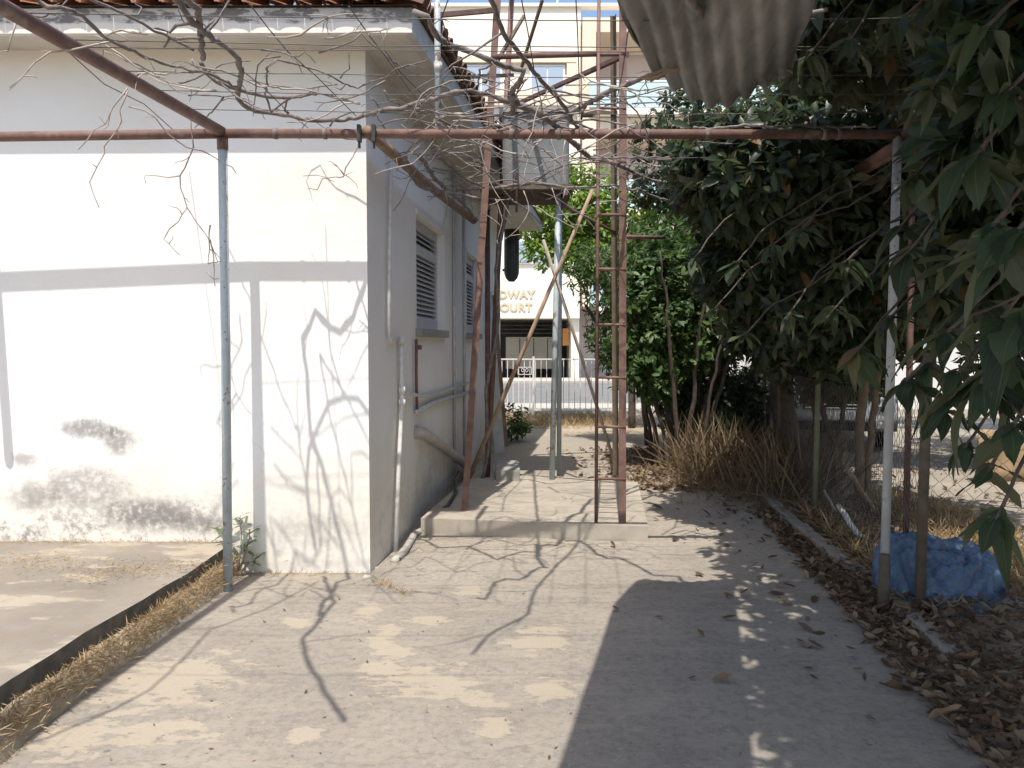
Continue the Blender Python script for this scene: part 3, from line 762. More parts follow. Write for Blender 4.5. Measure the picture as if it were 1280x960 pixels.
# slim pale vent pipe standing at the eave
vp = thing('vent_pipe', atY(548, 156, base_l.y + .2), 'slim pale vent pipe rising past the corner of the eave', 'pipe')
v0_ = atY(548, 158, base_l.y + .1); v1_ = atY(546, -40, base_l.y + .1)
MB().tube([Vector((v0_.x, v0_.y, .0 + v0_.z - .02)), v1_], .021, 10).build('pipe', 'grey_paint', vp, True)
MB().tube([Vector((v0_.x, v0_.y, v0_.z + .34)), Vector((v0_.x, v0_.y, v0_.z + .40))], .027, 10).build('coupling', 'pale_paint', vp, True)
MB().tube([Vector((v0_.x, v0_.y, v0_.z - .03)), Vector((v0_.x, base_l.y, ZB - .02))], .012, 6).build('bracket', 'rust', vp, True)

# corrugated sheet over the yard
SY = 3.73
def sheet_pt(x, y):
    sag = -0.19 * math.exp(-((x - 0.98) / .26) ** 2) * max(0, min(1, (y - 1.0) / 2.7)) ** 1.5
    z = ZBR + .03 + sag + (0.019 * math.sin(2 * math.pi * x / .088)) + .03 * (SY - y) * 0.2
    return z
m = MB(); NX, NY = 150, 22
def sfn(u, v):
    y = -1.9 + (SY + 1.9) * v
    yy = min(y, SY)
    xl = 0.575 - max(0, SY - yy) * 0.25 - 0.06 * max(0, (yy - 3.45) / .28) * -1.0
    x = xl + .74 * u
    y2 = y - (0.10 * max(0, 1 - u * 9) ** 2 if v > .93 else 0)
    return (x, y2, sheet_pt(x, y2))
m.grid(sfn, NX, NY)
sh = m.build('corrugated_sheet', 'sheet', None, True)
sm = sh.modifiers.new('thick', 'SOLIDIFY'); sm.thickness = 0.006
tag(sh, 'grey corrugated roofing sheet lying across the top of the pergola', 'roofing sheet')

# ================================================================== TANK TOWER WITH LADDER
SLZ = 0.145
slab = [G(526, 648, SLZ), G(810, 657, SLZ), G(797, 602, SLZ), G(596, 588, SLZ)]
pl_ = [(v.x, v.y) for v in slab]
b = MB(); b.prism(pl_, -.02, lambda x, y: SLZ + .006 * math.sin(x * 5 + y * 3)); struct(b.build('concrete_slab', 'slab'))
b = MB(); bb = [G(620, 598, .16), G(650, 600, .16), G(648, 586, .16), G(622, 585, .16)]
tag(MB().prism([(v.x, v.y) for v in bb], SLZ - .01, SLZ + .11).build('concrete_block', 'slab_grey'), 'low grey concrete block on the back edge of the slab', 'block')
tw = thing('tank_tower', (.35, 7.3, SLZ), 'tall rusty angle iron tower on the concrete slab with ladder rungs on its corner post', 'tower')
FL0 = G(577, 640, SLZ - .01); FR0 = G(782, 655, SLZ - .01); BL0 = G(609, 597, SLZ - .01); BR0 = G(772, 594, SLZ - .01); LR0 = G(745, 654, SLZ - .01)
FL1 = atY(622, -60, FL0.y); FR1 = atY(783, -60, FR0.y); BL1 = atY(640, -10, BL0.y); BR1 = atY(769, 20, BR0.y); LR1 = atY(749, -60, LR0.y)
MB().angle_iron(FL0, FL1, .055, .007, 1, 1).build('post', 'rust', tw)
MB().angle_iron(FR0, FR1, .056, .007, -1, 1).build('post', 'rust', tw)
MB().tube([BL0, BL1], .030, 8).build('post', 'rust', tw, True)
MB().angle_iron(BR0, BR1, .055, .007, -1, -1).build('post', 'post_brown', tw)
MB().tube([LR0, LR1], .014, 8).build('ladder_rail', 'rust', tw, True)
py = 597.0
ry = [597, 530, 467, 400, 330, 262, 196, 130, 64]
for y_ in ry:
    f = (655 - y_) / 715.0
    a = LR0.lerp(LR1, f); c = FR0.lerp(FR1, f); MB().tube([a, c], .0125, 7).build('rung', 'rust', tw, True)
def pixbar(x0, y0, Y0, x1, y1, Y1, r, mat, name='crossbar', flat=True):
    a = atY(x0, y0, Y0); c = atY(x1, y1, Y1)
    mm = MB().bar(a, c, r * 2, r * 1.6) if flat else MB().tube([a, c], r, 8)
    return mm.build(name, mat, tw, not flat)
yF = FR0.y
pixbar(616, 71, FL0.y, 783, 66, yF, .024, 'rust', flat=False)
pixbar(548, 19, FL0.y - .4, 618, 13, FL0.y, .022, 'rust')
pixbar(560, 97, 6.6, 640, 94, BL0.y, .022, 'post_brown')
pixbar(642, 132, BL0.y, 784, 68, yF + .02, .020, 'rust', 'brace')
pixbar(690, 139, BL0.y, 771, 141, BR0.y, .022, 'post_brown')
pixbar(605, 104, FL0.y, 655, 20, BL0.y, .016, 'post_brown', 'brace')
pixbar(678, 0, 7.6, 652, 84, 7.9, .014, 'post_brown', 'brace')
pixbar(632, 100, BL0.y, 652, 215, BL0.y - .05, .020, 'post_brown', 'brace')
pixbar(648, 228, 8.2, 772, 292, BR0.y, .018, 'rust', 'brace', False)
pixbar(783, 296, yF, 830, 297, yF + .6, .016, 'rust', 'crossbar', False)
# top frame of the tower and the tank platform (above the picture)
top = [FL1, FR1, BR1 + (BR1 - BR0).normalized() * .5, BL1]
for i in range(4):
    MB().bar(top[i], top[(i + 1) % 4], .05, .05).build('top_frame', 'rust', tw)
# second, lower stand with the fibre cement tank
ts = thing('tank_stand', (.35, 8.2, SLZ), 'grey pipe prop with a dark shelf carrying the square water tank', 'stand')
gp0 = G(690, 600, SLZ - .01); gp1 = atY(698, 241, gp0.y)
MB().tube([gp0, gp1], .031, 10).build('prop', 'grey_paint', ts, True)
tz = gp1.z
shl = atY(600, 240, gp0.y - .15); shr = atY(716, 240, gp0.y - .15)
MB().box(((shl.x + shr.x) / 2, gp0.y + .28, tz + .03), (shr.x - shl.x, .92, .055)).build('shelf', 'post_brown', ts)
for x_ in (shl.x + .06, shr.x - .08):
    MB().bar((x_, gp0.y - .2, tz - .03), (x_, gp0.y + .75, tz - .03), .05, .06).build('joist', 'rust', ts)
bp = Wp(sz(606, 300)[0], 0, .1)
MB().tube([Vector((shl.x + .05, gp0.y + .70, tz)), Vector((shl.x + .05, gp0.y + .70, 0))], .03, 8).build('prop', 'rust', ts, True)
MB().tube([Vector((shr.x - .08, gp0.y + .72, tz)), Vector((shr.x - .08, gp0.y + .72, 0))], .028, 8).build('prop', 'grey_paint', ts, True)
tl = atY(627, 240, gp0.y - .12); tr_ = atY(712, 240, gp0.y - .12); th = atY(660, 137, gp0.y - .12).z - (tz + .06)
tk = thing('water_tank', ((tl.x + tr_.x) / 2, gp0.y + .25, tz + .06), 'grey square fibre cement water tank with a dark lid on its stand', 'water tank')
tc = Vector(tk.location)
def rbox(cx, cy, wx, wy, z0, z1, r, tp=0.0):
    P = []
    for (sx, sy, a0) in ((1, 1, 0), (-1, 1, 90), (-1, -1, 180), (1, -1, 270)):
        for i in range(4):
            a = math.radians(a0 + i * 30); P.append((cx + sx * (wx / 2 - r) + r * math.cos(a), cy + sy * (wy / 2 - r) + r * math.sin(a)))
    return P
wd = tr_.x - tl.x
MB().prism(rbox(tc.x, tc.y, wd, .74, 0, 0, .07), tz + .06, tz + .06 + th - .03).build('body', 'fibre_cement', tk)
MB().prism(rbox(tc.x, tc.y, wd + .06, .80, 0, 0, .09), tz + .06 + th - .03, tz + .06 + th + .03).build('lid', 'slab_grey', tk)
MB().tube([tc + Vector((-.2, -.38, .1)), tc + Vector((-.2, -.46, .1)), tc + Vector((-.2, -.47, -.3))], .014, 7).build('outlet', 'rust', tk, True)
# loose poles
P1 = [G(586, 598, SLZ), atY(640, 470, 7.9), atY(742, 234, 7.6)]
tag(MB().tube([P1[0], P1[1].lerp(P1[0].lerp(P1[2], .36), .7), P1[2]], [.026, .024, .018], 8).build('wooden_pole', 'pole_wood', None, True), 'long brown wooden pole leaning across the tower from the wall foot', 'pole')
P2b = G(771, 588, SLZ); P2t = atY(679, 300, 7.7)
tag(MB().tube([P2t, P2t.lerp(P2b, .5) + Vector((.01, 0, 0)), P2b], [.016, .018, .019], 8).build('wooden_pole', 'pale_twig', None, True), 'thin pale pole crossing behind the long brown one', 'pole')

# ================================================================== GRAPEVINE
VZ = ZB + .05
vine = thing('grapevine', (BL0.x - .06, BL0.y - .12, SLZ), 'bare leafless grapevine sprawling over the pergola pipes and wires', 'vine')
def wander(P, step=.05, amp=.006):
    out = []
    for a, c in zip(P[:-1], P[1:]):
        n = max(1, int((c - a).length / step))
        for i in range(n):
            out.append(a.lerp(c, i / n) + Vector((rnd.uniform(-1, 1), rnd.uniform(-1, 1), rnd.uniform(-1, 1))) * amp)
    out.append(P[-1]); return out
def cane(pth, r0, r1, z=None, Y=None, mat='vine_bark', twigs=0, zend=None):
    P = []
    n = len(pth)
    for i, (x, y) in enumerate(pth):
        if Y is not None:
            yy = Y if isinstance(Y, (int, float)) else Y[0] + (Y[1] - Y[0]) * i / (n - 1)
            P.append(atY(x, y, yy))
        else:
            zz = (z or VZ) + .025 * math.sin(i * 1.7 + pth[0][0])
            P.append(atZ(x, y, zz))
    P = wander(P, .045, .0035 + r0 * .22)
    m_ = len(P)
    R = [(r0 + (r1 - r0) * i / (m_ - 1)) * (1 + (.28 if i % 3 == 0 else -.06) * rnd.uniform(.4, 1)) for i in range(m_)]
    mb = MB().tube(P, R, 7 if r0 > .007 else 5)
    for k in range(twigs):
        i = rnd.randrange(0, m_); d = Vector((rnd.uniform(-1, 1), rnd.uniform(-.8, .8), rnd.uniform(-.7, .9))).normalized()
        L = rnd.uniform(.05, .22); q = [P[i]]
        for j in range(4):
            d = (d + Vector((rnd.uniform(-.5, .5), rnd.uniform(-.5, .5), rnd.uniform(-.5, .4)))).normalized(); q.append(q[-1] + d * L / 4)
        mb.tube(q, [.0032, .0028, .0024, .002, .0014], 4)
    mb.build('cane', mat, vine, True)
# woody trunk climbing the rear tower post
T0 = Vector((BL0.x - .05, BL0.y - .10, SLZ - .02)); T1 = atY(641, 128, BL0.y - .1); T2 = atZ(645, 120, VZ)
tp = [T0 + (T1 - T0) * f + Vector((.035 * math.sin(f * 19), .035 * math.cos(f * 17), 0)) for f in [i / 16 for i in range(17)]]
tp += [T1.lerp(T2, .4) + Vector((0, 0, .05)), T2]
MB().tube(wander(tp, .08, .006), [.020 - .006 * i / 60 * (1 if i < 60 else 1) for i in range(len(wander(tp, .08, .0)))], 8).build('trunk', 'vine_bark', vine, True)
BIG = [
 ([(45, -20), (45, 0), (60, 10), (91, 12), (105, 22), (130, 45), (160, 61), (190, 75), (215, 81), (240, 88), (265, 94), (295, 108)], .009, .007, 5),
 ([(200, -30), (220, 0), (229, 12), (242, 27), (254, 40), (270, 52), (285, 62), (298, 75), (302, 90), (299, 105), (296, 122), (305, 132), (320, 139), (345, 142), (375, 147), (400, 150), (432, 150), (455, 145), (475, 139), (500, 135), (525, 129), (550, 122), (570, 115), (590, 114), (615, 119), (637, 128)], .014, .012, 10),
 ([(517, 15), (535, 22), (547, 47), (557, 55), (580, 61), (602, 71), (620, 80), (640, 86), (656, 89), (650, 99), (642, 110), (641, 127), (640, 140)], .012, .016, 4),
 ([(640, 122), (647, 131), (660, 135), (675, 142), (685, 150), (700, 160), (705, 170), (715, 178), (725, 187), (737, 197), (757, 201), (777, 207), (795, 217), (815, 225), (840, 231), (861, 245), (888, 251)], .022, .008, 6),
 ([(690, 152), (710, 144), (727, 134), (745, 124), (765, 115), (782, 107), (815, 92), (845, 82), (870, 75), (890, 65), (900, 57)], .015, .012, 6),
 ([(570, 237), (615, 236), (640, 232), (670, 229), (705, 234), (740, 234), (765, 232), (790, 237), (799, 236), (815, 245), (842, 253), (865, 257)], .014, .008, 10),
]
for p_, a, c, k in BIG: cane(p_, a, c, twigs=k)
MID = [
 ([(254, 40), (250, 47), (225, 49), (212, 49), (205, 59)], .008), ([(238, 28), (220, 30), (212, 39), (194, 35)], .008), ([(254, 38), (265, 29), (268, 24)], .006),
 ([(339, 140), (332, 120), (334, 85), (347, 75), (367, 80), (395, 86), (415, 95), (430, 105), (447, 110), (465, 102), (485, 95), (495, 85), (515, 80), (535, 75)], .006),
 ([(339, 140), (357, 125), (382, 119), (400, 117), (420, 121), (440, 127), (450, 130)], .006), ([(412, 157), (425, 145), (440, 140), (460, 139), (480, 137)], .006),
 ([(480, 112), (487, 125), (500, 131)], .005), ([(425, 97), (437, 86)], .004), ([(425, 112), (432, 106)], .004), ([(235, 118), (270, 120), (280, 122), (295, 119)], .005),
 ([(280, 122), (267, 137), (257, 147), (244, 160)], .005), ([(32, 19), (52, 20), (72, 16)], .005),
 ([(520, 136), (542, 141), (572, 144), (592, 147), (615, 144), (640, 147), (660, 151), (685, 152)], .009), ([(545, 147), (565, 157), (595, 162), (620, 156), (640, 156), (655, 162), (670, 156)], .008),
 ([(715, 152), (740, 150), (760, 152), (782, 155), (797, 162), (807, 166)], .007), ([(700, 158), (730, 163), (755, 165)], .006),
 ([(670, 226), (685, 215), (705, 207), (740, 202), (757, 197), (800, 197), (842, 197)], .008), ([(867, 160), (890, 161), (930, 157), (965, 159), (1000, 157), (1050, 160), (1095, 158)], .009),
 ([(852, 161), (870, 175), (880, 197), (882, 212), (875, 237)], .007), ([(845, 205), (860, 217), (880, 222), (915, 220), (952, 216), (980, 202), (1022, 192), (1060, 180)], .008),
 ([(872, 177), (930, 180), (948, 187)], .005), ([(785, 178), (800, 187), (825, 193)], .006), ([(620, 78), (600, 88), (598, 108)], .006), ([(656, 99), (645, 118), (660, 98)], .005),
 ([(725, 130), (760, 130), (785, 128)], .005), ([(607, 114), (625, 105), (645, 98)], .004), ([(465, 125), (472, 130), (487, 126), (500, 128)], .004),
]
for p_, a in MID: cane(p_, a, a * .6, twigs=max(1, len(p_) // 3))
PALE = [[(155, 76), (172, 80), (190, 91), (207, 93), (225, 90), (242, 91)], [(170, 96), (174, 92), (185, 91), (195, 93)],
        [(240, 75), (244, 82), (260, 87), (277, 88), (300, 96), (321, 108), (337, 107), (352, 111), (370, 110), (395, 116), (417, 122), (440, 127)],
        [(591, 175), (597, 195), (602, 210), (625, 232), (640, 250)], [(640, 250), (660, 262), (675, 280), (690, 268), (720, 268), (745, 252), (790, 250)], [(575, 230), (600, 215), (570, 195), (545, 185)]]
for p_ in PALE: cane(p_, .006, .004, mat='pale_twig', twigs=3)
HANG = [  # twigs dangling from the canes
 ([(160, 110), (150, 122), (142, 135), (132, 155), (116, 162), (110, 175), (98, 187)], 4.15), ([(160, 110), (150, 138), (151, 152), (140, 172), (131, 182), (130, 192), (120, 210), (112, 227), (116, 242), (124, 260)], 4.2),
 ([(239, 150), (240, 172), (242, 185), (237, 195), (230, 210), (226, 220), (226, 235), (229, 245), (234, 260), (245, 277), (257, 292), (265, 310), (272, 327)], 4.7),
 ([(226, 220), (210, 221), (182, 219)], 4.7), ([(234, 260), (222, 277), (212, 287), (205, 299), (225, 319)], 4.7), ([(262, 282), (262, 302), (260, 330)], 4.7), ([(262, 300), (266, 320), (269, 358)], 4.7),
 ([(451, 170), (442, 195), (432, 210), (429, 221), (410, 222), (397, 219), (379, 220)], 4.8), ([(402, 224), (397, 237)], 4.8), ([(430, 219), (422, 208), (415, 205)], 4.8),
 ([(466, 219), (490, 210), (515, 205), (530, 192), (542, 175), (546, 160), (542, 150)], 4.85), ([(19, 28), (17, 37), (10, 64)], 3.35),
 ([(676, 175), (667, 185), (659, 202), (655, 225)], 5.8), ([(676, 189), (690, 190), (705, 200)], 5.8), ([(688, 170), (695, 195), (692, 225)], 5.8), ([(706, 175), (703, 200), (707, 235)], 5.8),
 ([(597, 172), (604, 200), (612, 225), (625, 250), (640, 272)], 6.2), ([(690, 235), (700, 262), (715, 280), (735, 282)], 6.3), ([(620, 248), (628, 275), (622, 300)], 6.4), ([(655, 238), (662, 262), (650, 285), (630, 300)], 6.3),
]
for p_, Y_ in HANG: cane(p_, .0045, .0022, Y=Y_, mat='vine_bark' if p_[0][1] < 160 and p_[0][0] > 200 else 'pale_twig', twigs=2)
# thick old arms looping under the house-side pipe
cane([(505, 195), (512, 215), (525, 232), (548, 240), (575, 242), (600, 250)], .018, .014, Y=(5.3, 6.3), twigs=5)
cane([(525, 195), (545, 225), (562, 240), (580, 255), (596, 275)], .016, .012, Y=(5.4, 7.0), twigs=8)
cane([(540, 190), (560, 205), (580, 222), (605, 235)], .010, .008, Y=(5.5, 6.4), twigs=4)
cane([(556, 238), (560, 255), (557, 270)], .006, .003, Y=5.7, twigs=3)
# dry bundles under the corrugated sheet
cane([(890, 55), (882, 27), (865, 0), (855, -30)], .014, .012, Y=(3.4, 2.6)); cane([(935, 75), (932, 42), (926, 0), (922, -30)], .012, .011, Y=(3.5, 2.7))
cane([(942, 45), (965, 27), (990, 17), (1035, 12)], .013, .009, Y=(3.4, 3.2)); cane([(900, 57), (935, 67), (965, 77), (1000, 95)], .012, .009, Y=(3.4, 3.6))
for k in range(5):
    o = k * 3
    cane([(800 + o, 98 + k), (830, 86 + o * .6), (862, 78 + o * .4), (895, 60 + o)], .004, .003, Y=3.55, mat='pole_wood')
# arms over the viewer's side of the yard (they throw the branch shadows on the ground)
def free(P, r0, r1, tw):
    P = wander([Vector(p) for p in P], .06, .006); n = len(P)
    mb = MB().tube(P, [r0 + (r1 - r0) * i / (n - 1) for i in range(n)], 7)
    for k in range(tw):
        i = rnd.randrange(0, n); d = Vector((rnd.uniform(-1, 1), rnd.uniform(-.8, .8), rnd.uniform(-.2, .3))).normalized(); q = [P[i]]
        for j in range(6):
            d = (d + Vector((rnd.uniform(-.35, .35), rnd.uniform(-.35, .35), rnd.uniform(-.2, .2)))).normalized(); q.append(q[-1] + d * rnd.uniform(.06, .11))
        mb.tube(q, [.006, .0055, .005, .004, .003, .0022, .0015], 5)
    mb.build('cane', 'vine_bark', vine, True)
def shadow_from(pxs, z=None):
    z = z or VZ; off = Vector((.13, 1.0, 0)) * (z / math.tan(SUN_DY))
    return [Vector((G(x, y).x, G(x, y).y, z)) - off for x, y in pxs]
free(shadow_from([(432, 905), (415, 880), (385, 830), (378, 800), (395, 785), (418, 755), (405, 722)]), .014, .013, 2)
free(shadow_from([(0, 940), (60, 925), (130, 895), (190, 865), (240, 815), (262, 790), (330, 765), (400, 728)]), .008, .006, 3)
free(shadow_from([(590, 820), (612, 795), (660, 770), (668, 740), (690, 715), (715, 690), (735, 660)]), .011, .012, 5)

def shadow_wall(pxs, z):
    out = []
    for x, y in pxs:
        q = atY(x, y, A.y); out.append(q + sun_vec * ((z - q.z) / sun_vec.z))
    return out
free(shadow_wall([(462, 520), (448, 503), (430, 497), (412, 505), (398, 530), (387, 560), (382, 600), (386, 640), (395, 690)], VZ + .03), .011, .011, 3)
def tangle(n, x0, x1, y0, y1, seed):
    r = random.Random(seed)
    for k in range(n):
        P = [atZ(r.uniform(x0, x1), r.uniform(y0, y1), VZ + r.uniform(-.05, .08))]
        d = Vector((r.choice((-1, 1)) * r.uniform(.6, 1), r.uniform(-.35, .35), r.uniform(-.25, .25)))
        for i in range(r.randint(5, 10)):
            d = (d.normalized() + Vector((r.uniform(-.35, .35), r.uniform(-.3, .3), r.uniform(-.35, .28)))).normalized()
            P.append(P[-1] + d * r.uniform(.05, .10))
            if P[-1].z > VZ + .12: d.z = -abs(d.z)
        m_ = len(P); R = [(.0055 - .0035 * i / m_) * r.uniform(.8, 1.25) for i in range(m_)]
        mb = MB().tube(P, R, 5)
        for q in range(r.randint(1, 4)):
            i = r.randrange(1, m_); e = Vector((r.uniform(-1, 1), r.uniform(-.6, .6), r.uniform(-1, .6))).normalized() * r.uniform(.02, .10)
            mb.tube([P[i], P[i] + e * .5, P[i] + e + Vector((r.uniform(-.02, .02), 0, -.01))], [.003, .0026, .0015], 4)
        mb.build('twig', r.choice(('pale_twig', 'vine_bark', 'vine_bark')), vine, True)
tangle(46, 470, 860, 95, 262, 3); tangle(13, 60, 470, 40, 150, 4); tangle(30, 540, 760, 100, 262, 5); tangle(14, 820, 1080, 160, 235, 6)

# ================================================================== TREES AND SHRUBS
rng = np.random.default_rng(11)
def limb(mb, p, d, L, r, depth, spread=.7, tips=None, up=.25):
    pts = [p]; n = 5; dd = d.normalized()
    for i in range(n):
        dd = (dd + Vector((rnd.uniform(-.25, .25), rnd.uniform(-.25, .25), rnd.uniform(-.12, .2) + up * .3))).normalized()
        pts.append(pts[-1] + dd * L / n)
    R = [r * (1 - .5 * i / n) for i in range(n + 1)]
    mb.tube(pts, R, 8 if depth > 1 else 5)
    if tips is not None: tips.append((pts[-1], dd))
    if depth > 0:
        for k in range(3):
            i = rnd.choice((2, 3, 4, 5)); nd = (dd + Vector((rnd.uniform(-1, 1), rnd.uniform(-1, 1), rnd.uniform(-.2, .7))) * spread).normalized()
            limb(mb, pts[i], nd, L * rnd.uniform(.55, .8), R[i] * .65, depth - 1, spread, tips, up)
def clusters(ell, n, per, size, seed, keep=None, spread=.9, droop=.35):
    """whorls of leaves through a set of ellipsoids (cx,cy,cz,rx,ry,rz,weight)"""
    r = np.random.default_rng(seed); P = []; Yd = []; Zd = []; Sz = []; T = []
    ws = np.array([e[6] for e in ell], float); ws /= ws.sum()
    # clumping field
    ph = r.uniform(0, 6.28, (6,)); kf = r.normal(0, 1.0, (6, 3)) * 2.1
    tot = 0; tries = 0
    while tot < n and tries < n * 30:
        tries += 1
        e = ell[r.choice(len(ell), p=ws)]
        v = r.normal(0, 1, 3); v /= np.linalg.norm(v); rad = r.uniform(0.25, 1.0) ** 0.6
        c = np.array(e[:3]) + v * rad * np.array(e[3:6])
        f = np.sin(kf @ c + ph).sum()
        if f < r.uniform(-2.2, 1.0): continue
        if keep is not None and not keep(c): continue
        tot += 1
        ax = v * 0.7 + np.array([0, 0, .35]) + r.normal(0, .35, 3); ax /= np.linalg.norm(ax)
        k = max(3, int(per + r.integers(-2, 3)))
        for j in range(k):
            q = r.normal(0, 1, 3); q -= ax * q.dot(ax); q /= np.linalg.norm(q)
            d = ax * r.uniform(.1, .9) + q * spread + np.array([0, 0, -droop * r.uniform(.3, 1.2)])
            nz = ax * 1.0 + np.array([0, 0, .5]) - q * .3 + r.normal(0, .25, 3)
            P.append(c + r.normal(0, .02, 3)); Yd.append(d); Zd.append(nz); Sz.append(size * r.uniform(.55, 1.15)); T.append(np.clip(r.normal(.46, .27), 0, 1))
    return [np.array(x) for x in (P, Yd, Zd, Sz, T)]
LT = leaf_template(.34, .3, .3); ST = leaf_template(.42, .2, .15); NT_ = leaf_template(.24, .2, .2)
def crown(parent, data, tmpl, mat, name='foliage'):
    o = wloc(parent)
    me = scatter(name, tmpl, data[0] - np.array(o), data[1], data[2], data[3], data[4], mat)
    ob = inst(name, me, parent); struct(ob, 'stuff'); return ob

# big loquat over the right side of the yard; its trunk stands beside the neighbour's fence
t1 = thing('loquat_tree', (3.35, 2.9, 0), 'big loquat tree with large drooping leaves reaching over the corrugated sheet', 'tree')
mb = MB(); tips = []
MB().tube([Vector((3.35, 2.9, -.05)), Vector((3.3, 2.95, .7)), Vector((3.15, 3.0, 1.5)), Vector((3.0, 3.0, 2.2))], [.13, .105, .095, .085], 10).build('trunk', 'bark', t1, True)
for d in ((-.6, -.4, .8), (-.7, .5, .7), (.2, .6, .9), (-.2, -.8, .8), (-.9, .05, .55)):
    limb(mb, Vector((3.0, 3.0, 2.15)), Vector(d), 1.25, .055, 2, .7, tips)
mb.build('branches', 'bark', t1, True)
def k1(c):
    x, y, z = c
    if y < 1.2 and z < 3.0 and x < 2.3: return False
    if 2.7 < x < 4.5 and y > 3.25: return False      # gap that lets the sun reach the bank behind the fence
    if z < 3.02:                         # under the pergola only out beyond the pale post
        return x > .53 * y + .08 and z > (1.7 if y > 2.6 else 2.1)
    if y < 4.9: return x > max(1.16 if y > 2.5 else .82, .30 * y)
    return x > .36 * y and y < 5.3
E1 = [(1.5, 1.5, 3.3, .75, 1.3, .3, 1.1), (3.6, .6, 2.7, 1.2, 1.2, 1.2, 1.6), (1.9, 3.3, 3.35, .7, .9, .3, 1.0), (2.2, 2.2, 3.5, 1.1, 1.2, .5, 2.0), (2.3, 3.9, 3.4, 1.0, 1.2, .45, 3.0), (3.2, 3.4, 3.1, 1.4, 1.6, 1.1, 2.0), (3.2, 1.4, 3.2, 1.5, 1.3, .8, 1.4),  # second mass hangs out of view, added to block light from the right
      (2.1, 2.9, 2.5, .8, .9, .7, 4.0), (2.5, 3.0, 2.0, .8, .8, .6, 2.6)]
crown(t1, clusters(E1, 6600, 9, .17, 3, k1), LT, 'loquat_leaf')
# large leaves close to the viewer: one object each
def near_leaf_mesh(seed, L=1.0, wdt=.34, fold=.22, droop=.32, curl=.04):
    r = random.Random(seed); n = 9; V = []; UV = []; F = []
    for i in range(n + 1):
        y = i / n
        k = (math.sin(math.pi * min(1, y * 1.02) ** .85)) ** .8 if 0 < i < n else 0.0
        if i == 0: k = .04
        wv = wdt / 2 * k
        zc = -droop * y ** 1.7
        ser = 1 + (.06 if i % 2 else -.03)
        cols = ((-1, 0.0), (-.5, .25), (0, .5), (.5, .75), (1, 1.0))
        for (s_, u) in cols:
            V.append((s_ * wv * ser + .03 * math.sin(y * 4 + seed) * y, y, zc + abs(s_) * wv * fold + curl * math.sin(y * 9 + s_ * 2 + seed) * abs(s_) * .6)); UV.append((u, y))
    for i in range(n):
        for j in range(4): F.append((i * 5 + j, i * 5 + j + 1, (i + 1) * 5 + j + 1, (i + 1) * 5 + j))
    m = MB(); m.add(V, F)
    me = m.mesh('leaf', 'loquat_leaf_near', smooth=True)
    uvl = me.uv_layers.new(name='UVMap')
    for lp in me.loops: uvl.data[lp.index].uv = UV[lp.vertex_index]
    return me
NLM = [near_leaf_mesh(k, 1, .29 + .035 * (k % 4), .1 + .14 * (k % 5), .12 + .13 * (k % 5), .03 + .02 * (k % 4)) for k in range(14)]
def orient(d, nz):
    y = Vector(d).normalized(); x = y.cross(Vector(nz)).normalized(); z = x.cross(y)
    return Matrix((x, y, z)).transposed().to_euler()
TIPS = [(1262, 300, 1.75, 9, .27), (1238, 285, 1.95, 7, .24), (1180, 420, 2.25, 8, .24), (1225, 480, 2.1, 8, .24), (1132, 320, 2.6, 8, .23), (1070, 440, 3.0, 8, .23), (1262, 540, 2.0, 7, .22), (1130, 480, 2.5, 7, .21),
        (1215, 200, 2.1, 9, .23), (1140, 225, 2.7, 9, .22), (1255, 120, 2.1, 9, .23), (1165, 110, 2.4, 9, .22), (1060, 55, 3.2, 8, .21), (1010, 70, 3.3, 7, .2), (1225, 40, 2.1, 9, .22), (1120, 30, 2.6, 8, .21),
        (985, 395, 4.2, 8, .23), (920, 330, 4.8, 8, .23), (865, 325, 5.2, 8, .22), (1000, 290, 4.4, 8, .22), (1245, 650, 2.0, 6, .21), (1055, 330, 3.6, 8, .22), (1120, 290, 3.0, 7, .2), (1185, 330, 2.4, 8, .23), (930, 420, 4.8, 7, .2), (1040, 390, 3.8, 8, .22), (1180, 520, 2.5, 6, .2), (960, 310, 4.6, 7, .22), (1275, 400, 1.9, 7, .25), (1215, 380, 2.6, 8, .24), (1160, 460, 2.9, 8, .23), (1110, 400, 3.2, 8, .22), (1250, 450, 2.4, 8, .23), (1205, 560, 2.7, 6, .21), (1275, 480, 2.5, 7, .22), (1165, 370, 2.8, 8, .23), (890, 390, 5.4, 7, .2), (1195, 470, 2.3, 7, .22), (1235, 590, 2.4, 5, .19)]
o1 = Vector(t1.location)
twm = MB()
for (px, py, Y_, n, sz_) in TIPS:
    tip = atY(px, py, Y_)
    root = tip + Vector((.45 + .1 * rnd.random(), .15 + rnd.uniform(-.2, .3), .32 + rnd.uniform(-.1, .2)))
    mid = tip.lerp(root, .5) + Vector((0, 0, .06))
    twm.tube(wander([root + Vector((.4, .1, .25)), root, mid, tip], .08, .006), .0055, 6)
    ax = (tip - mid).normalized()
    for j in range(n):
        a = 2 * math.pi * (j + rnd.uniform(-.3, .3)) / n * 1.62 * n / 5
        q = Vector((math.cos(a), math.sin(a) * .9, rnd.uniform(-.25, .45)))
        d = (ax * .25 + q * .8 + Vector((0, 0, -.55 * rnd.uniform(.3, 1.3)))).normalized()
        nz = Vector((0, 0, 1)) - q * .25 + Vector((rnd.uniform(-.3, .3), rnd.uniform(-.3, .3), 0))
        ob = inst('leaf', rnd.choice(NLM), t1, tip - o1 - ax * .05 * (j / n), orient(d, nz))
        k = sz_ * rnd.uniform(.5, 1.0) * (1.0 if px > 1205 and 260 < py < 500 else .84); ob.scale = (k * rnd.uniform(.75, 1.15), k, k * rnd.uniform(.4, 1.5))
twm.build('twigs', 'bark', t1, True)

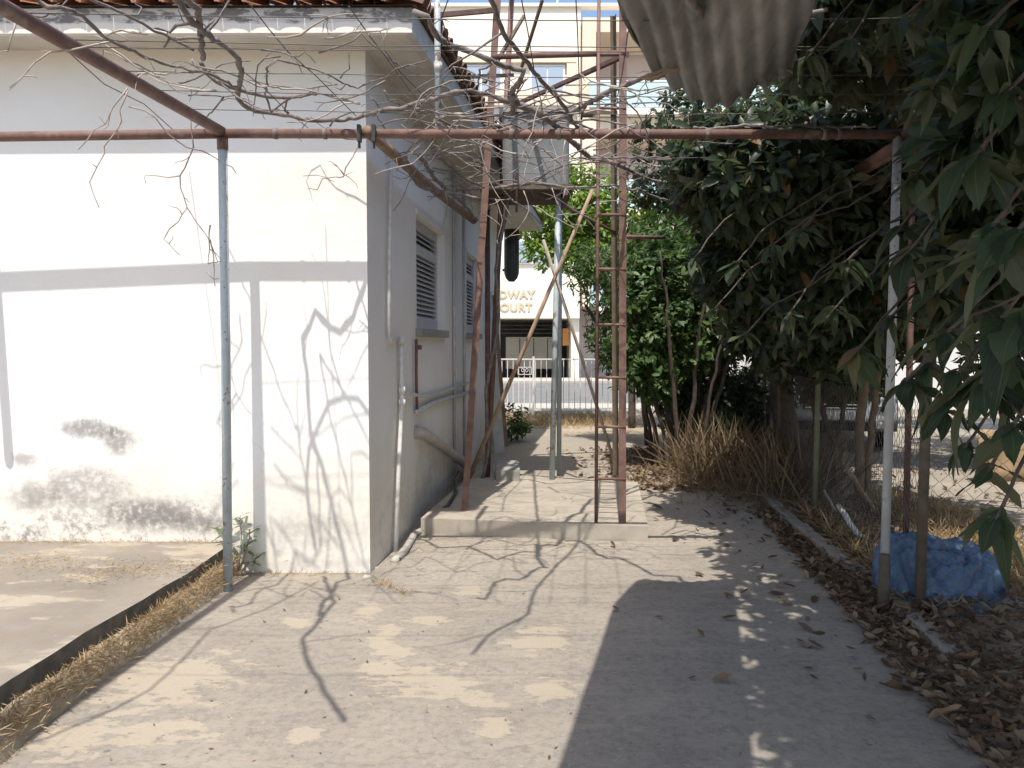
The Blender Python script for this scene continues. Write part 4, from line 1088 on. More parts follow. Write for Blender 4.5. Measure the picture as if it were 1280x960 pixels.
# second loquat with the stout visible trunk
t2l = G(975, 590); t2 = thing('loquat_tree', (t2l.x, t2l.y, 0), 'loquat tree with a stout curved trunk growing behind the wire fence', 'tree')
o2 = Vector((t2l.x, t2l.y, 0))
MB().tube([o2 + Vector((.2, 0, -.05)), o2 + Vector((.12, 0, .3)), o2 + Vector((.02, 0, .8)), o2 + Vector((-.02, 0, 1.35)), o2 + Vector((-.1, -.05, 1.9)), o2 + Vector((-.2, -.1, 2.3))], [.22, .17, .145, .135, .13, .11], 12).build('trunk', 'bark', t2, True)
mb = MB()
for d in ((-.7, -.6, .8), (-.8, .3, .7), (.5, .2, .8), (.1, -.9, .6), (.2, .8, .8)):
    limb(mb, o2 + Vector((-.18, -.08, 2.2)), Vector(d), 1.5, .06, 2)
mb.build('branches', 'bark', t2, True)
def k2(c):
    x, y, z = c
    if y < 5.15 or x < .19 * y: return False
    if x > 4.0 and 6.2 < y < 9.0: return False        # the driveway lies open to the sun here
    if z < 2.75 and x < (.235 if z > 2 else .27) * y: return False
    if y > 7.2 and x < 2.45 + (y - 7.2) * .25: return False
    return z > (1.32 if y < 7.8 else .95)
E2 = [(3.55, 8.5, 1.4, .65, .5, .45, 1.3), (4.3, 9.7, 1.35, .7, .5, .45, 1.0), (2.3, 6.2, 3.15, 1.1, 1.2, .75, 3.4), (3.3, 8.2, 3.3, 1.3, 1.5, 1.2, 2.0), (4.2, 8.0, 3.5, 1.6, 2.0, 1.3, 1.8), (3.4, 6.0, 2.7, 1.2, 1.2, 1.0, 2.6), (2.4, 6.8, 2.4, .8, 1.0, .85, 3.0), (3.2, 7.2, 1.8, .8, .9, .55, 2.4), (2.5, 7.3, 1.75, .55, .7, .4, 1.4), (3.9, 9.5, 2.9, 1.3, 1.2, 1.2, 1.5), (2.0, 5.9, 2.9, .8, .8, .45, 2.0)]
crown(t2, clusters(E2, 6900, 9, .165, 5, k2), LT, 'loquat_leaf')

# many-stemmed bush by the path
t3l = G(855, 588); t3 = thing('shrub', (t3l.x, t3l.y, 0), 'many stemmed leafy shrub beside the path, its glossy leaves catching the sun', 'shrub')
o3 = Vector((t3l.x, t3l.y, 0)); mb = MB()
for i in range(11):
    a = i * 2.4; r_ = .07 * math.sqrt(i + 1); p = o3 + Vector((r_ * math.cos(a) * 1.3, r_ * math.sin(a), -.03))
    q = [p, p + Vector((.1 * math.cos(a), .1 * math.sin(a), .6)), p + Vector((.3 * math.cos(a), .3 * math.sin(a), 1.3)), p + Vector((.55 * math.cos(a), .5 * math.sin(a), 2.1)), p + Vector((.8 * math.cos(a), .7 * math.sin(a), 2.7))]
    q = wander(q, .15, .02); r9 = .022 + .02 * rnd.random() if i else .06; MB().tube(q, [r9 * (1 - .75 * k / len(q)) for k in range(len(q))], 7).build('stem', 'bark', t3, True)
def k3(c): return not (c[2] < 1.1 and c[0] > o3.x - .1) and c[2] > .7
E3 = [(o3.x - .15, o3.y + .1, 2.2, .85, .8, 1.05, 3), (o3.x + .3, o3.y + .2, 2.9, 1.0, .9, .8, 2), (o3.x - .35, o3.y + .1, 1.45, .5, .6, .6, 2), (o3.x + .35, o3.y - .2, 1.7, .5, .4, .45, 1.4)]
crown(t3, clusters(E3, 2600, 7, .105, 8, k3, .9, .3), ST, 'shrub_leaf')
# weeping dark bush further down the path, beyond the ladder
t5l = G(812, 556); t5 = thing('shrub', (t5l.x, t5l.y, 0), 'dark narrow leaved shrub leaning towards the ladder at the end of the path', 'shrub')
o5 = Vector((t5l.x, t5l.y, 0))
for i in range(4):
    a = i * 1.7; q = [o5 + Vector((.06 * math.cos(a), .06 * math.sin(a), -.03)), o5 + Vector((-.12, .1 * math.sin(a), .8)), o5 + Vector((-.35 + .2 * math.cos(a), .3 * math.sin(a), 1.5)), o5 + Vector((-.6 + .45 * math.cos(a), .4 * math.sin(a), 2.2))]
    MB().tube(wander(q, .15, .02), .03, 6).build('stem', 'bark', t5, True)
E5 = [(o5.x - .45, o5.y, 1.75, .6, .6, .6, 2), (o5.x - .3, o5.y + .1, 2.5, .95, .7, .7, 2.4), (o5.x - .55, o5.y, 1.25, .3, .35, .35, .8), (o5.x - .9, o5.y, 2.8, .6, .6, .45, 1.2)]
crown(t5, clusters(E5, 1300, 7, .12, 9, None, .9, .6), NT_, 'shrub_leaf')
# sunny yellow-green tree beyond the tank
t4 = thing('tree', (2.3, 14.6, 0), 'bright yellow green tree standing behind the water tank', 'tree')
MB().tube(wander([Vector((2.3, 14.6, -.05)), Vector((2.25, 14.6, 1.2)), Vector((1.9, 14.6, 2.4)), Vector((1.3, 14.6, 3.6))], .3, .02), .07, 8).build('trunk', 'bark', t4, True)
mb = MB()
for d in ((-.8, 0, .6), (.5, .2, .9), (-.2, -.5, .9), (.8, -.1, .5)): limb(mb, Vector((1.7, 14.6, 2.8)), Vector(d), 1.0, .035, 1)
mb.build('branches', 'bark', t4, True)
E4 = [(.95, 14.6, 4.15, 1.15, 1.0, .95, 3), (1.9, 14.8, 4.3, 1.3, 1.0, .9, 2), (.75, 14.4, 3.2, .75, .7, .5, 1.3), (1.7, 14.5, 3.2, .9, .8, .6, 1.3)]
crown(t4, clusters(E4, 1700, 7, .13, 10, None, .9, .4), ST, 'bright_leaf')
# trees screening the neighbour's side
for (tx, ty, lab, ell, nn, sd_, mt, sz_) in (
    (5.6, 13.8, 'tall dark broadleaf tree rising behind the parked car', [(4.6, 13.8, 4.3, 2.3, 1.5, 1.7, 3), (6.6, 13.8, 4.6, 2.0, 1.5, 1.8, 2), (3.2, 13.2, 4.6, 1.3, 1.2, 1.4, 1.6), (8.8, 13.6, 4.2, 1.9, 1.2, 1.8, 2)], 2100, 21, 'loquat_leaf', .21),
    (8.0, 9.2, 'dense dark tree beside the driveway across the fence', [(7.4, 9.6, 4.2, 1.5, 1.5, 1.6, 3), (8.0, 8.6, 3.4, 1.2, 1.5, 1.6, 2)], 1000, 23, 'loquat_leaf', .21),
    (6.3, 3.9, 'leafy tree across the driveway by the white wall', [(5.9, 4.3, 3.5, 1.3, 1.6, 1.2, 3), (5.9, 5.6, 2.6, .9, 1.0, .8, 1.2)], 800, 25, 'loquat_leaf', .21)):
    t_ = thing('tree', (tx, ty, 0), lab, 'tree')
    MB().tube(wander([Vector((tx, ty, -.05)), Vector((tx - .1, ty, 1.2)), Vector((tx - .25, ty, 2.4)), Vector((tx - .4, ty, 3.6))], .3, .02), .10, 9).build('trunk', 'bark', t_, True)
    mb = MB()
    for d in ((-.8, 0, .6), (.6, .2, .8), (-.2, -.7, .8), (-.3, .6, .9)): limb(mb, Vector((tx - .25, ty, 2.4)), Vector(d), 1.3, .05, 1)
    mb.build('branches', 'bark', t_, True)
    crown(t_, clusters(ell, nn, 9, sz_, sd_), LT, mt)
# dark undergrowth behind the stems
for (sx, sy, lab, ell, nn, sd_) in (
    (2.85, 11.3, 'dense dark undergrowth filling the gap behind the many stemmed shrub', [(2.75, 11.3, .9, .62, .6, .95, 2), (2.9, 11.5, 2.0, .7, .6, .8, 2), (2.3, 10.9, 2.6, .6, .5, .7, 1)], 1100, 61),
    (2.85, 10.0, 'low dusty bush at the foot of the fence among dry reeds', [(2.75, 9.9, .8, .42, .4, .65, 2), (3.0, 10.3, 1.2, .4, .4, .5, 1)], 420, 67),
    (4.55, 12.6, 'low dark bush between the undergrowth and the car', [(3.95, 12.3, .65, .45, .5, .75, 2), (4.1, 12.0, 2.35, .8, .6, .55, 1.5), (5.2, 11.6, 2.5, .9, .6, .5, 1.6)], 800, 63),
    (6.3, 9.6, 'bushy dark shrub on the driveway edge beyond the blue tarpaulin', [(5.6, 9.3, 2.2, 1.2, .8, .8, 2), (6.6, 9.2, 1.6, .8, .7, 1.2, 1.5), (4.9, 9.9, 3.1, 1.2, 1.0, .8, 1.4)], 1300, 65)):
    u_ = thing('shrub', (sx, sy, 0), lab, 'shrub')
    for i in range(4):
        a = i * 1.9; q = [Vector((sx + .08 * math.cos(a), sy + .08 * math.sin(a), -.03)), Vector((sx + .2 * math.cos(a), sy + .2 * math.sin(a), .9)), Vector((sx + .45 * math.cos(a), sy + .4 * math.sin(a), 2.0))]
        MB().tube(wander(q, .15, .02), .025, 6).build('stem', 'bark', u_, True)
    crown(u_, clusters(ell, nn, 7, .15, sd_), LT, 'loquat_leaf')
# slender bare stems in front of the car
sl = [G(1040, 612), G(1075, 625), G(1012, 605)]
st_l = ('thin forked bare stem growing by the fence in front of the car', 'reddish twin stemmed trunk with peeling bark by the fence', 'slim leaning stem between the stout trunk and the car')
for i, p in enumerate(sl):
    t_ = thing('sapling', p, st_l[i], 'sapling')
    p = Vector((p.x, p.y, -.03))
    if i == 0:
        MB().tube(wander([p, p + Vector((.0, 0, .55)), p + Vector((-.14, 0, .95)), p + Vector((-.22, 0, 1.5)), p + Vector((-.1, -.1, 2.3))], .15, .012), .032, 7).build('stem', 'bark', t_, True)
        MB().tube(wander([p + Vector((0, 0, .5)), p + Vector((.12, 0, .95)), p + Vector((.16, 0, 1.5)), p + Vector((.35, 0, 2.3))], .15, .012), .026, 7).build('stem', 'bark', t_, True)
    elif i == 1:
        MB().tube(wander([p, p + Vector((-.02, 0, .7)), p + Vector((.02, 0, 1.5)), p + Vector((.0, 0, 2.5))], .15, .012), .05, 8).build('stem', 'old_wood', t_, True)
        MB().tube(wander([p + Vector((.06, 0, 0)), p + Vector((.10, 0, .8)), p + Vector((.18, 0, 1.5)), p + Vector((.3, 0, 2.5))], .15, .012), .036, 8).build('stem', 'old_wood', t_, True)
    else:
        MB().tube(wander([p, p + Vector((.05, 0, .8)), p + Vector((-.05, 0, 1.6)), p + Vector((.1, 0, 2.5))], .15, .012), .03, 7).build('stem', 'bark', t_, True)

# ================================================================== CHAIN-LINK FENCE AND RIGHT-HAND SIDE
F0 = G(1149, 772); F1 = G(970, 592); fd = (F1 - F0).normalized()
fence = thing('wire_fence', (F0.x, F0.y, 0), 'rusty chain link fence on thin posts between the yard and the driveway', 'fence')
FB = Vector((3.55, 3.85, 0)); Lb = (F0 - FB).length; Flen = Lb + 6.4; HF = 1.25
def fpt(s_): return FB + (F0 - FB) * (s_ / Lb) if s_ < Lb else F0 + fd * (s_ - Lb)
fp = [(F0, 'post_brown', 1.55, .029), (G(1018, 650), 'post_green', 1.45, .024), (G(972, 596), 'post_brown', 1.5, .024), (FB, 'post_brown', 1.5, .028), (F0 + fd * 6.2, 'post_brown', 1.45, .026)]
for p, mt, h, r_ in fp: MB().tube([Vector((p.x, p.y, -.05)), Vector((p.x + .01, p.y, h))], r_, 9).build('post', mt, fence, True)
m = MB(); dia = .044; stp = .042; nW = int(Flen / dia); nH = int(HF / stp)
for i in range(nW):
    P = []
    for j in range(nH + 1):
        on = (j % 2) ^ (i % 2); s_ = i * dia + (dia if on else 0); sag = .02 * math.sin(s_ * 1.3)
        P.append(fpt(s_) + Vector((.003 * (1 if on else -1) + sag, 0, .05 + j * stp)))
    m.tube(P, .0020, 3, cap=False)
nt_ = m.build('netting', 'link_wire', fence); struct(nt_, 'stuff')
for z in (.07, .7, HF + .05): MB().tube([fpt(Flen * i / 12) + Vector((.02 * math.sin(Flen * i / 12 * 1.3), 0, z - .012 * (i % 2))) for i in range(13)], .002, 5).build('line_wire', 'link_wire', fence, True)
# kerb stones along the yard's right edge
kb = [(1180, 835), (1128, 783), (1085, 738), (1050, 712), (1018, 690), (990, 665), (966, 642), (945, 622), (925, 606)]
kerb = bpy.data.objects.new('kerb', None); COL.objects.link(kerb); kerb.location = (2.3, 5.5, 0); struct(kerb)
for i in range(len(kb) - 1):
    a = G(*kb[i]); c = G(*kb[i + 1]); a = Vector((a.x, a.y, 0)); c = Vector((c.x, c.y, 0)); d = (c - a); nrm = Vector((d.y, -d.x, 0)).normalized() * .11
    j = lambda: Vector((rnd.uniform(-.015, .015), rnd.uniform(-.015, .015), 0))
    q = [a + d * .02 + j(), a + d * .98 + j(), a + d * .98 + nrm + j(), a + d * .02 + nrm + j()]
    hh = .085 + rnd.uniform(-.02, .02)
    ob = MB().prism([(v.x, v.y) for v in q], -.04, lambda x, y, h=hh: h + rnd.uniform(-.01, .01)).build('kerb_stone', 'kerb_stone', kerb)
    bv = ob.modifiers.new('b', 'BEVEL'); bv.width = .018; bv.segments = 2
# blue tarpaulin bundle behind the fence
tb0 = Vector((2.62, 4.58, 0))
def tarp(u, v):
    th = u * 2 * math.pi; ph = v * math.pi / 2
    fold = abs(math.sin(4.5 * th + 2.2 * math.sin(3 * ph) + 1)) ** .5 * .10 + abs(math.sin(9 * th - 5 * ph)) ** .6 * .055 + abs(math.sin(15 * th + 9 * ph + 2)) ** .7 * .03
    r_ = .92 + .10 * math.sin(3 * th + 1) + fold
    cz = math.sin(ph) ** .7
    x = .36 * r_ * math.cos(th) * math.cos(ph) ** .35; y = .27 * r_ * math.sin(th) * math.cos(ph) ** .35
    z = .36 * cz * (1 + .10 * math.sin(2 * th + .8) + .8 * (fold - .1)) - .02 - .08 * (x / .4)
    z += .018 * abs(math.sin(x * 26 + y * 17 + 3 * math.sin(x * 9))) + .010 * abs(math.sin(x * 60 - y * 40))
    return (tb0.x + .04 + x, tb0.y + .12 + y, max(z, -.03))
m = MB(); m.grid(tarp, 150, 44); ob = tag(m.build('tarpaulin', 'tarp', None, True), 'crumpled blue plastic tarpaulin bundle on the ground behind the wire fence', 'tarpaulin')
# brown sheet and rubble further back
bs = G(1262, 606); m = MB()
m.grid(lambda u, v: (bs.x - .35 + u * 1.3, bs.y + .15 * math.sin(u * 5), .0 + v * .62 * (1 - .25 * u) + .02 * math.sin(u * 14)), 12, 4)
ob = m.build('brown_board', 'brown_sheet', None, True); sm_ = ob.modifiers.new('t', 'SOLIDIFY'); sm_.thickness = .03
tag(ob, 'buckled brown board standing on the driveway across the fence', 'board')
# sticks and a white bent tube near the kerb
def stick(pts, r_, mat, lab, cat='stick'): return tag(MB().tube(wander(pts, .12, .006), r_, 7).build('stick', mat, None, True), lab, cat)
stick([atY(1060, 588, 6.3), G(1103, 652, .02)], .019, 'pole_wood', 'light brown stick propped against the fence beside the pale post')
stick([G(1048, 632, .26), G(1072, 668, .12), G(1100, 690, .04)], .022, 'white_pipe', 'dirty white tube lying in the dry grass by the kerb', 'tube')
stick([G(1030, 612, .3), G(1052, 650, .05)], .012, 'pale_twig', 'thin pale stick standing in the dry grass by the kerb')
# stones
rk = MB()
def rock(px, py, r_, lab):
    c = G(px, py); mb = MB(); n1, n2 = 8, 5; sd_ = rnd.random() * 9
    def f(u, v):
        a = u * 2 * math.pi; e = -math.pi / 2 + v * math.pi; k = 1 + .22 * math.sin(3 * a + sd_) * math.cos(e) + .12 * math.sin(5 * e + sd_)
        return (c.x + r_ * k * math.cos(a) * math.cos(e) * 1.2, c.y + r_ * k * math.sin(a) * math.cos(e), r_ * .45 + r_ * .62 * k * math.sin(e))
    mb.grid(f, n1, n2); tag(mb.build('stone', 'rock'), lab, 'stone')
rock(1268, 762, .075, 'pale rounded stone beside the blue tarpaulin'); rock(1095, 742, .05, 'small stone at the foot of the kerb by the pale post')
rock(985, 652, .06, 'grey stone at the start of the kerb'); rock(458, 724, .028, 'broken chunk of plaster at the house corner')
rock(409, 757, .016, 'small pebble on the concrete near the house wall'); rock(470, 712, .02, 'bit of broken plaster beside the pipe foot')

# ---- dry grass, litter, weeds
mat_leaf('dry_reed', [(0.0, (0.09, 0.062, 0.036)), (0.6, (0.19, 0.135, 0.078)), (1.0, (0.33, 0.25, 0.15))], (0.18, 0.13, 0.06), 0.8)
def grass(name, pts_fn, n, h, seed, mat='dry_grass', lean=.6, wdt=.05):
    r = np.random.default_rng(seed); P = np.array([pts_fn(r) for _ in range(n)])
    d = np.stack([r.normal(0, lean, n), r.normal(0, lean, n), r.uniform(.25, 1.0, n)], 1)
    z = np.stack([r.normal(0, 1, n), r.normal(0, 1, n), r.normal(0, .5, n)], 1)
    me = scatter(name, leaf_template(wdt, 0, .35), P, d, z, h * r.uniform(.4, 1.2, n), r.uniform(0, 1, n), mat)
    o = inst(name, me); struct(o, 'stuff'); return o
pa = G(-30, 915); pb = G(282, 722)
def strip(r):
    c = e0 + dv * r.uniform(-.1, 3.6); u = r.beta(2, 2)
    return (c.x + .01 + .085 * u, c.y, .137 - .12 * max(0, u - .4) / .6)
grass('dry_grass', strip, 4200, .075, 31, lean=1.1, wdt=.06)
def mound(r):
    u = r.uniform(0, 1); v = r.normal(0, .5); c = Vector((2.85, 4.7, 0)).lerp(Vector((3.35, 7.4, 0)), u)
    x = c.x + abs(v) * .7 - .1 + .25; return (x, c.y + r.normal(0, .25), max(0, .10 * math.cos(v)) * r.uniform(0, 1))
grass('dry_grass', mound, 11000, .16, 32, lean=1.0, wdt=.05)
def tuft(r):
    u = r.uniform(0, 1); c = Vector((2.3, 7.6, 0)).lerp(Vector((2.9, 10.6, 0)), u); return (c.x + r.normal(0, .34), c.y + r.normal(0, .3), r.uniform(0, .35) ** 2)
grass('dry_grass', tuft, 3000, .28, 33, 'dry_reed', lean=.55, wdt=.025)
def reeds(r):
    u = r.uniform(0, 1); c = Vector((2.25, 8.6, 0)).lerp(Vector((2.95, 10.2, 0)), u) if r.random() < .6 else Vector((2.6, 7.4, 0)).lerp(Vector((3.6, 9.2, 0)), u)
    return (c.x + r.normal(0, .22), c.y + r.normal(0, .25), 0)
grass('dry_reeds', reeds, 1900, .70, 39, 'dry_reed', lean=.32, wdt=.022)
def kerbside(r):
    u = r.uniform(0, 1); c = G(1120, 770).lerp(G(985, 648), u); return (c.x + abs(r.normal(0, .16)) + .10, c.y + r.normal(0, .1), r.uniform(0, .09))
grass('dry_grass', kerbside, 2600, .16, 36, lean=1.0, wdt=.035)
def rail_strip(r):
    return (r.uniform(-.4, 2.2) + r.normal(0, .25), 15.7 + r.normal(0, .55), 0)
grass('dry_grass', rail_strip, 5200, .20, 34, lean=.8, wdt=.05)
def plat_dry(r):
    k = r.integers(0, 4); c = [(atZ(70, 712, PZ)), (atZ(205, 712, PZ)), (atZ(30, 705, PZ)), (atZ(130, 722, PZ))][k]; s_ = [.45, .16, .3, .12][k]
    return (c.x + r.normal(0, s_), c.y + r.normal(0, .12), PZ + .012)
grass('dry_litter', plat_dry, 1300, .030, 35, lean=2.5, wdt=.12)
def wallfoot(r):
    t = r.uniform(0, 1) ** 1.2; return (-.98 - 5.0 * t * r.uniform(0, 1), A.y - .02 - abs(r.normal(0, .03)), PZ if t * 5 > 1 else .01)
def wallfoot2(r):
    x = r.uniform(-4.2, -1.0); return (x, A.y - .015 - abs(r.normal(0, .03)), PZ + .005 if x < -1.98 else .012)
grass('dry_grass', wallfoot2, 700, .045, 37, lean=1.0, wdt=.07)
def corner_grass(r):
    c = G(470, 728).lerp(G(508, 748), r.uniform(0, 1)); return (c.x + r.normal(0, .03), c.y + r.normal(0, .02), .012)
grass('dry_grass', corner_grass, 160, .06, 38, lean=.8, wdt=.06)
# leaf litter: flat curled leaves over the bank at the right
def litter(name, fn, n, size, seed):
    r = np.random.default_rng(seed); P = np.array([fn(r) for _ in range(n)])
    a = r.uniform(0, 6.28, n); d = np.stack([np.cos(a), np.sin(a), r.normal(0, .25, n)], 1); z = np.stack([r.normal(0, .35, n), r.normal(0, .35, n), np.ones(n)], 1)
    me = scatter(name, leaf_template(.42, .35, -.25), P, d, z, size * r.uniform(.4, 1.2, n), r.uniform(0, 1, n), 'dry_leaf')
    o = inst(name, me); struct(o, 'stuff')
def lit1(r):
    t = r.uniform(0, 1); e = Vector((1.80, 2.2, 0)).lerp(Vector((2.42, 7.2, 0)), t)
    v = abs(r.normal(0, .45)) - .10; return (e.x + v, e.y + r.normal(0, .2), .012 + max(0, min(.10, v * .2)) + r.uniform(0, .02))
litter('leaf_litter', lit1, 5200, .075, 41)
def lit2(r):
    return (r.normal(2.0, .5), r.uniform(8.2, 11.5), .014 + r.uniform(0, .015))
litter('leaf_fragments', lit1, 5000, .03, 45)
litter('leaf_litter', lit2, 1900, .11, 42)
def lit3(r): return (3.3 + r.normal(0, .9), r.uniform(3.5, 9.5), .014 + r.uniform(0, .015))
litter('leaf_litter', lit3, 1500, .10, 43)
def lit4(r): return (r.uniform(-1.9, 2.2), r.uniform(2.6, 8), .0145)
litter('leaf_crumbs', lit4, 260, .022, 44)
# fallen leaves that can be told apart
FLM = [near_leaf_mesh(50 + k, 1, .38, .5 + .2 * k, -.25 - .1 * k, .10) for k in range(4)]
for me in FLM: me.materials.clear(); me.materials.append(M['fallen_leaf'])
FL = [(972, 688), (990, 676), (1012, 700), (1030, 718), (1048, 705), (968, 672), (1060, 742), (1020, 664), (1128, 792), (1150, 812), (1135, 830), (1165, 850), (1190, 838), (1180, 880), (1205, 905), (1230, 870), (1250, 930), (1215, 940), (1160, 905), (1190, 800), (1142, 780), (1070, 772), (1260, 850), (1240, 815), (1225, 830), (1275, 890), (1140, 870), (1172, 825), (1200, 860), (1268, 920), (880, 800), (1080, 858), (1095, 905), (850, 640), (905, 632), (862, 618), (820, 602), (990, 760), (1045, 800)]
for (px, py) in FL:
    p = G(px, py); z = .02 if p.x < 2.0 else .05
    ob = inst('fallen_leaf', rnd.choice(FLM), None, (p.x, p.y, z + rnd.uniform(0, .01)), (rnd.uniform(-.25, .25), rnd.uniform(-.3, .3), rnd.uniform(0, 6.28)))
    k = rnd.uniform(.08, .14) if px > 1110 or py < 760 and px > 940 else rnd.uniform(.035, .065); ob.scale = (k, k, k)
    if px < 940: tag(ob, 'small dry leaf lying alone on the open concrete', 'leaf', 'fallen leaves on the concrete')
    elif py < 760: tag(ob, 'curled brown leaf lying at the kerb stones in front of the dry grass', 'leaf', 'fallen leaves by the kerb stones')
    elif px < 1110: tag(ob, 'brown leaf on the dappled concrete near the foot of the pale post', 'leaf', 'fallen leaves near the pale post')
    else: tag(ob, 'large brown leaf in the leaf litter below the blue tarpaulin', 'leaf', 'fallen leaves in the litter bank')
# weed at the foot of the left post
wd0 = G(296, 722); weed = thing('weed', (wd0.x, wd0.y, 0), 'green leafy weed with a bare woody stem behind the grey pergola post', 'weed')
WLM = [near_leaf_mesh(70 + k, 1, .26, .1, .25, .03) for k in range(3)]
for me in WLM: me.materials.clear(); me.materials.append(M['weed_leaf'])
hds = [Vector((-.10, .02, .36)), Vector((.02, .03, .42)), Vector((.09, .02, .33)), Vector((-.08, -.02, .22)), Vector((.06, -.02, .24)), Vector((.12, .0, .15))]
for h_ in hds:
    MB().tube([Vector((wd0.x, wd0.y, 0)), Vector((wd0.x, wd0.y, 0)) + h_ * .5 + Vector((.02, 0, .02)), Vector((wd0.x, wd0.y, 0)) + h_], [.009, .007, .004], 6).build('stem', 'pale_twig', weed, True)
    for j in range(8):
        a = j * 2.4; d = Vector((math.cos(a), math.sin(a), rnd.uniform(-.1, .8)))
        ob = inst('leaf', rnd.choice(WLM), weed, h_ - Vector((0, 0, .01 * j)), orient(d, (0, 0, 1))); k = rnd.uniform(.07, .12); ob.scale = (k, k, k)
# green weeds at the far foot of the house wall
wf = Wp(sz(634, 510)[0] if False else S_END - .6, 0, .25); w2 = thing('weed', (wf.x, wf.y, 0), 'low dark green weeds at the far foot of the house wall', 'weed')
MB().tube([wf, wf + Vector((0, 0, .4))], .012, 6).build('stem', 'bark', w2, True)
crown(w2, clusters([(wf.x, wf.y, .35, .3, .5, .35, 1)], 90, 6, .10, 51), ST, 'shrub_leaf')

# ================================================================== PARKED CAR
cl = G(1055, 566); car = thing('parked_car', (cl.x + .25, cl.y + 1.6, 0), 'silver car with a chrome barred grille parked on the driveway behind the trees', 'car')
cx, cy = cl.x + .25, cl.y + 1.6
RC = Matrix.Rotation(math.radians(-14), 3, 'Z')
def cpt(x, y, z): v = RC @ Vector((x, y, 0)); return Vector((cx + v.x, cy + v.y, z))
W_ = .88; Lc = 4.3; FY = -1.6
prof = [(FY, .32), (FY - .04, .55), (FY, .78), (FY + .12, .93), (FY + 1.15, 1.06), (FY + 1.95, 1.60), (FY + 2.3, 1.68), (FY + 3.6, 1.66), (FY + 4.25, 1.15), (FY + 4.3, .6), (FY + 4.2, .32)]
m = MB(); n = len(prof); secs = (-1, -.92, -.6, 0, .6, .92, 1)
for s_ in secs:
    for (y, z) in prof:
        tuck = 1 - .17 * max(0, (z - 1.02) / .66); rnd_y = .10 * abs(s_) ** 3 if y < FY + .5 else (-.10 * abs(s_) ** 3 if y > FY + 3.7 else 0)
        zz = z - (.035 * abs(s_) ** 4 if z > .9 else 0)
        m.v.append(tuple(cpt(s_ * W_ * tuck, y + rnd_y, zz)))
for i in range(len(secs) - 1):
    for j in range(n): m.f.append((i * n + j, i * n + (j + 1) % n, (i + 1) * n + (j + 1) % n, (i + 1) * n + j))
m.f.append(tuple(range(n))); m.f.append(tuple(range((len(secs) - 1) * n, len(secs) * n))[::-1])
m.build('body', 'car_paint', car, True)
def cquad(name, mat, pts, par=None):
    mm = MB(); P = [cpt(*p) for p in pts]; mm.add(P, [tuple(range(len(P)))]); ob = mm.build(name, mat, par or car); s2 = ob.modifiers.new('t', 'SOLIDIFY'); s2.thickness = .012; return ob
cquad('windscreen', 'car_glass', [(-.70, FY + 1.20, 1.10), (.70, FY + 1.20, 1.10), (.60, FY + 1.86, 1.555), (-.60, FY + 1.86, 1.555)])
for s_ in (-1, 1):
    cquad('side_window', 'car_glass', [(s_ * .88, FY + 1.5, 1.08), (s_ * .885, FY + 3.7, 1.10), (s_ * .765, FY + 3.3, 1.56), (s_ * .765, FY + 2.1, 1.56)])
    mm = MB(); mm.box((0, 0, 0), (.001, .001, .001))
    c = cpt(s_ * .66, FY - .0, .77); MB().box(c, (.34, .12, .15), RC, .8).build('headlight', 'lamp_glass', car)
    c = cpt(s_ * .62, FY - .05, .42); MB().box(c, (.16, .05, .09), RC, .8).build('fog_light', 'lamp_glass', car)
    c = cpt(s_ * 1.0, FY + 1.55, 1.10); MB().box(c, (.2, .1, .15), RC, .8).build('mirror', 'car_paint', car)
    for y_ in (FY + .82, FY + 3.45):
        a = cpt(s_ * .70, y_, .33); c = cpt(s_ * .90, y_, .33); tw_ = MB().tube([a, c], .33, 20).build('tyre', 'tyre', car, True)
        a2 = cpt(s_ * .905, y_, .33); MB().tube([c, a2], .21, 16).build('rim', 'chrome', tw_, True)
gr = MB().box(cpt(0, FY - .035, .74), (.86, .05, .20), RC).build('grille', 'black_plastic', car)
for k in range(4): MB().box(cpt(0, FY - .062, .665 + k * .05), (.84, .016, .016), RC).build('grille_bar', 'chrome', gr)
MB().box(cpt(0, FY - .06, .40), (1.1, .05, .13), RC).build('lower_grille', 'black_plastic', car)
MB().box(cpt(0, FY - .075, .55), (.50, .012, .11), RC).build('number_plate', 'frame_white', car)
# white neighbouring building seen through the leaves
nb = thing('neighbour_house', (9.5, 19.5, 0), 'white rendered neighbouring building glimpsed through the leaves behind the car', 'building')
MB().box((9.6, 20.6, 2.2), (8.2, 2.2, 4.4)).build('wall', 'white_render', nb)
MB().box((9.6, 20.6, 4.5), (8.6, 2.6, .2)).build('roof', 'slab_grey', nb)
for x_ in (7.2, 10.2):
    ww = MB().box((x_, 19.49, 2.0), (1.3, .06, 1.2)).build('window', 'frame_white', nb); MB().box((x_, 19.45, 2.0), (1.15, .03, 1.05)).build('pane', 'glass_pane', ww)
sh2 = thing('boundary_wall', (6.8, 7.2, 0), 'white rendered wall on the far side of the driveway behind the leaves', 'wall')
MB().box((8.9, 8.5, 1.6), (.25, 9.0, 3.2)).build('wall', 'white_render', sh2); MB().box((8.9, 8.5, 3.23), (.35, 9.0, .06)).build('coping', 'slab_grey', sh2)

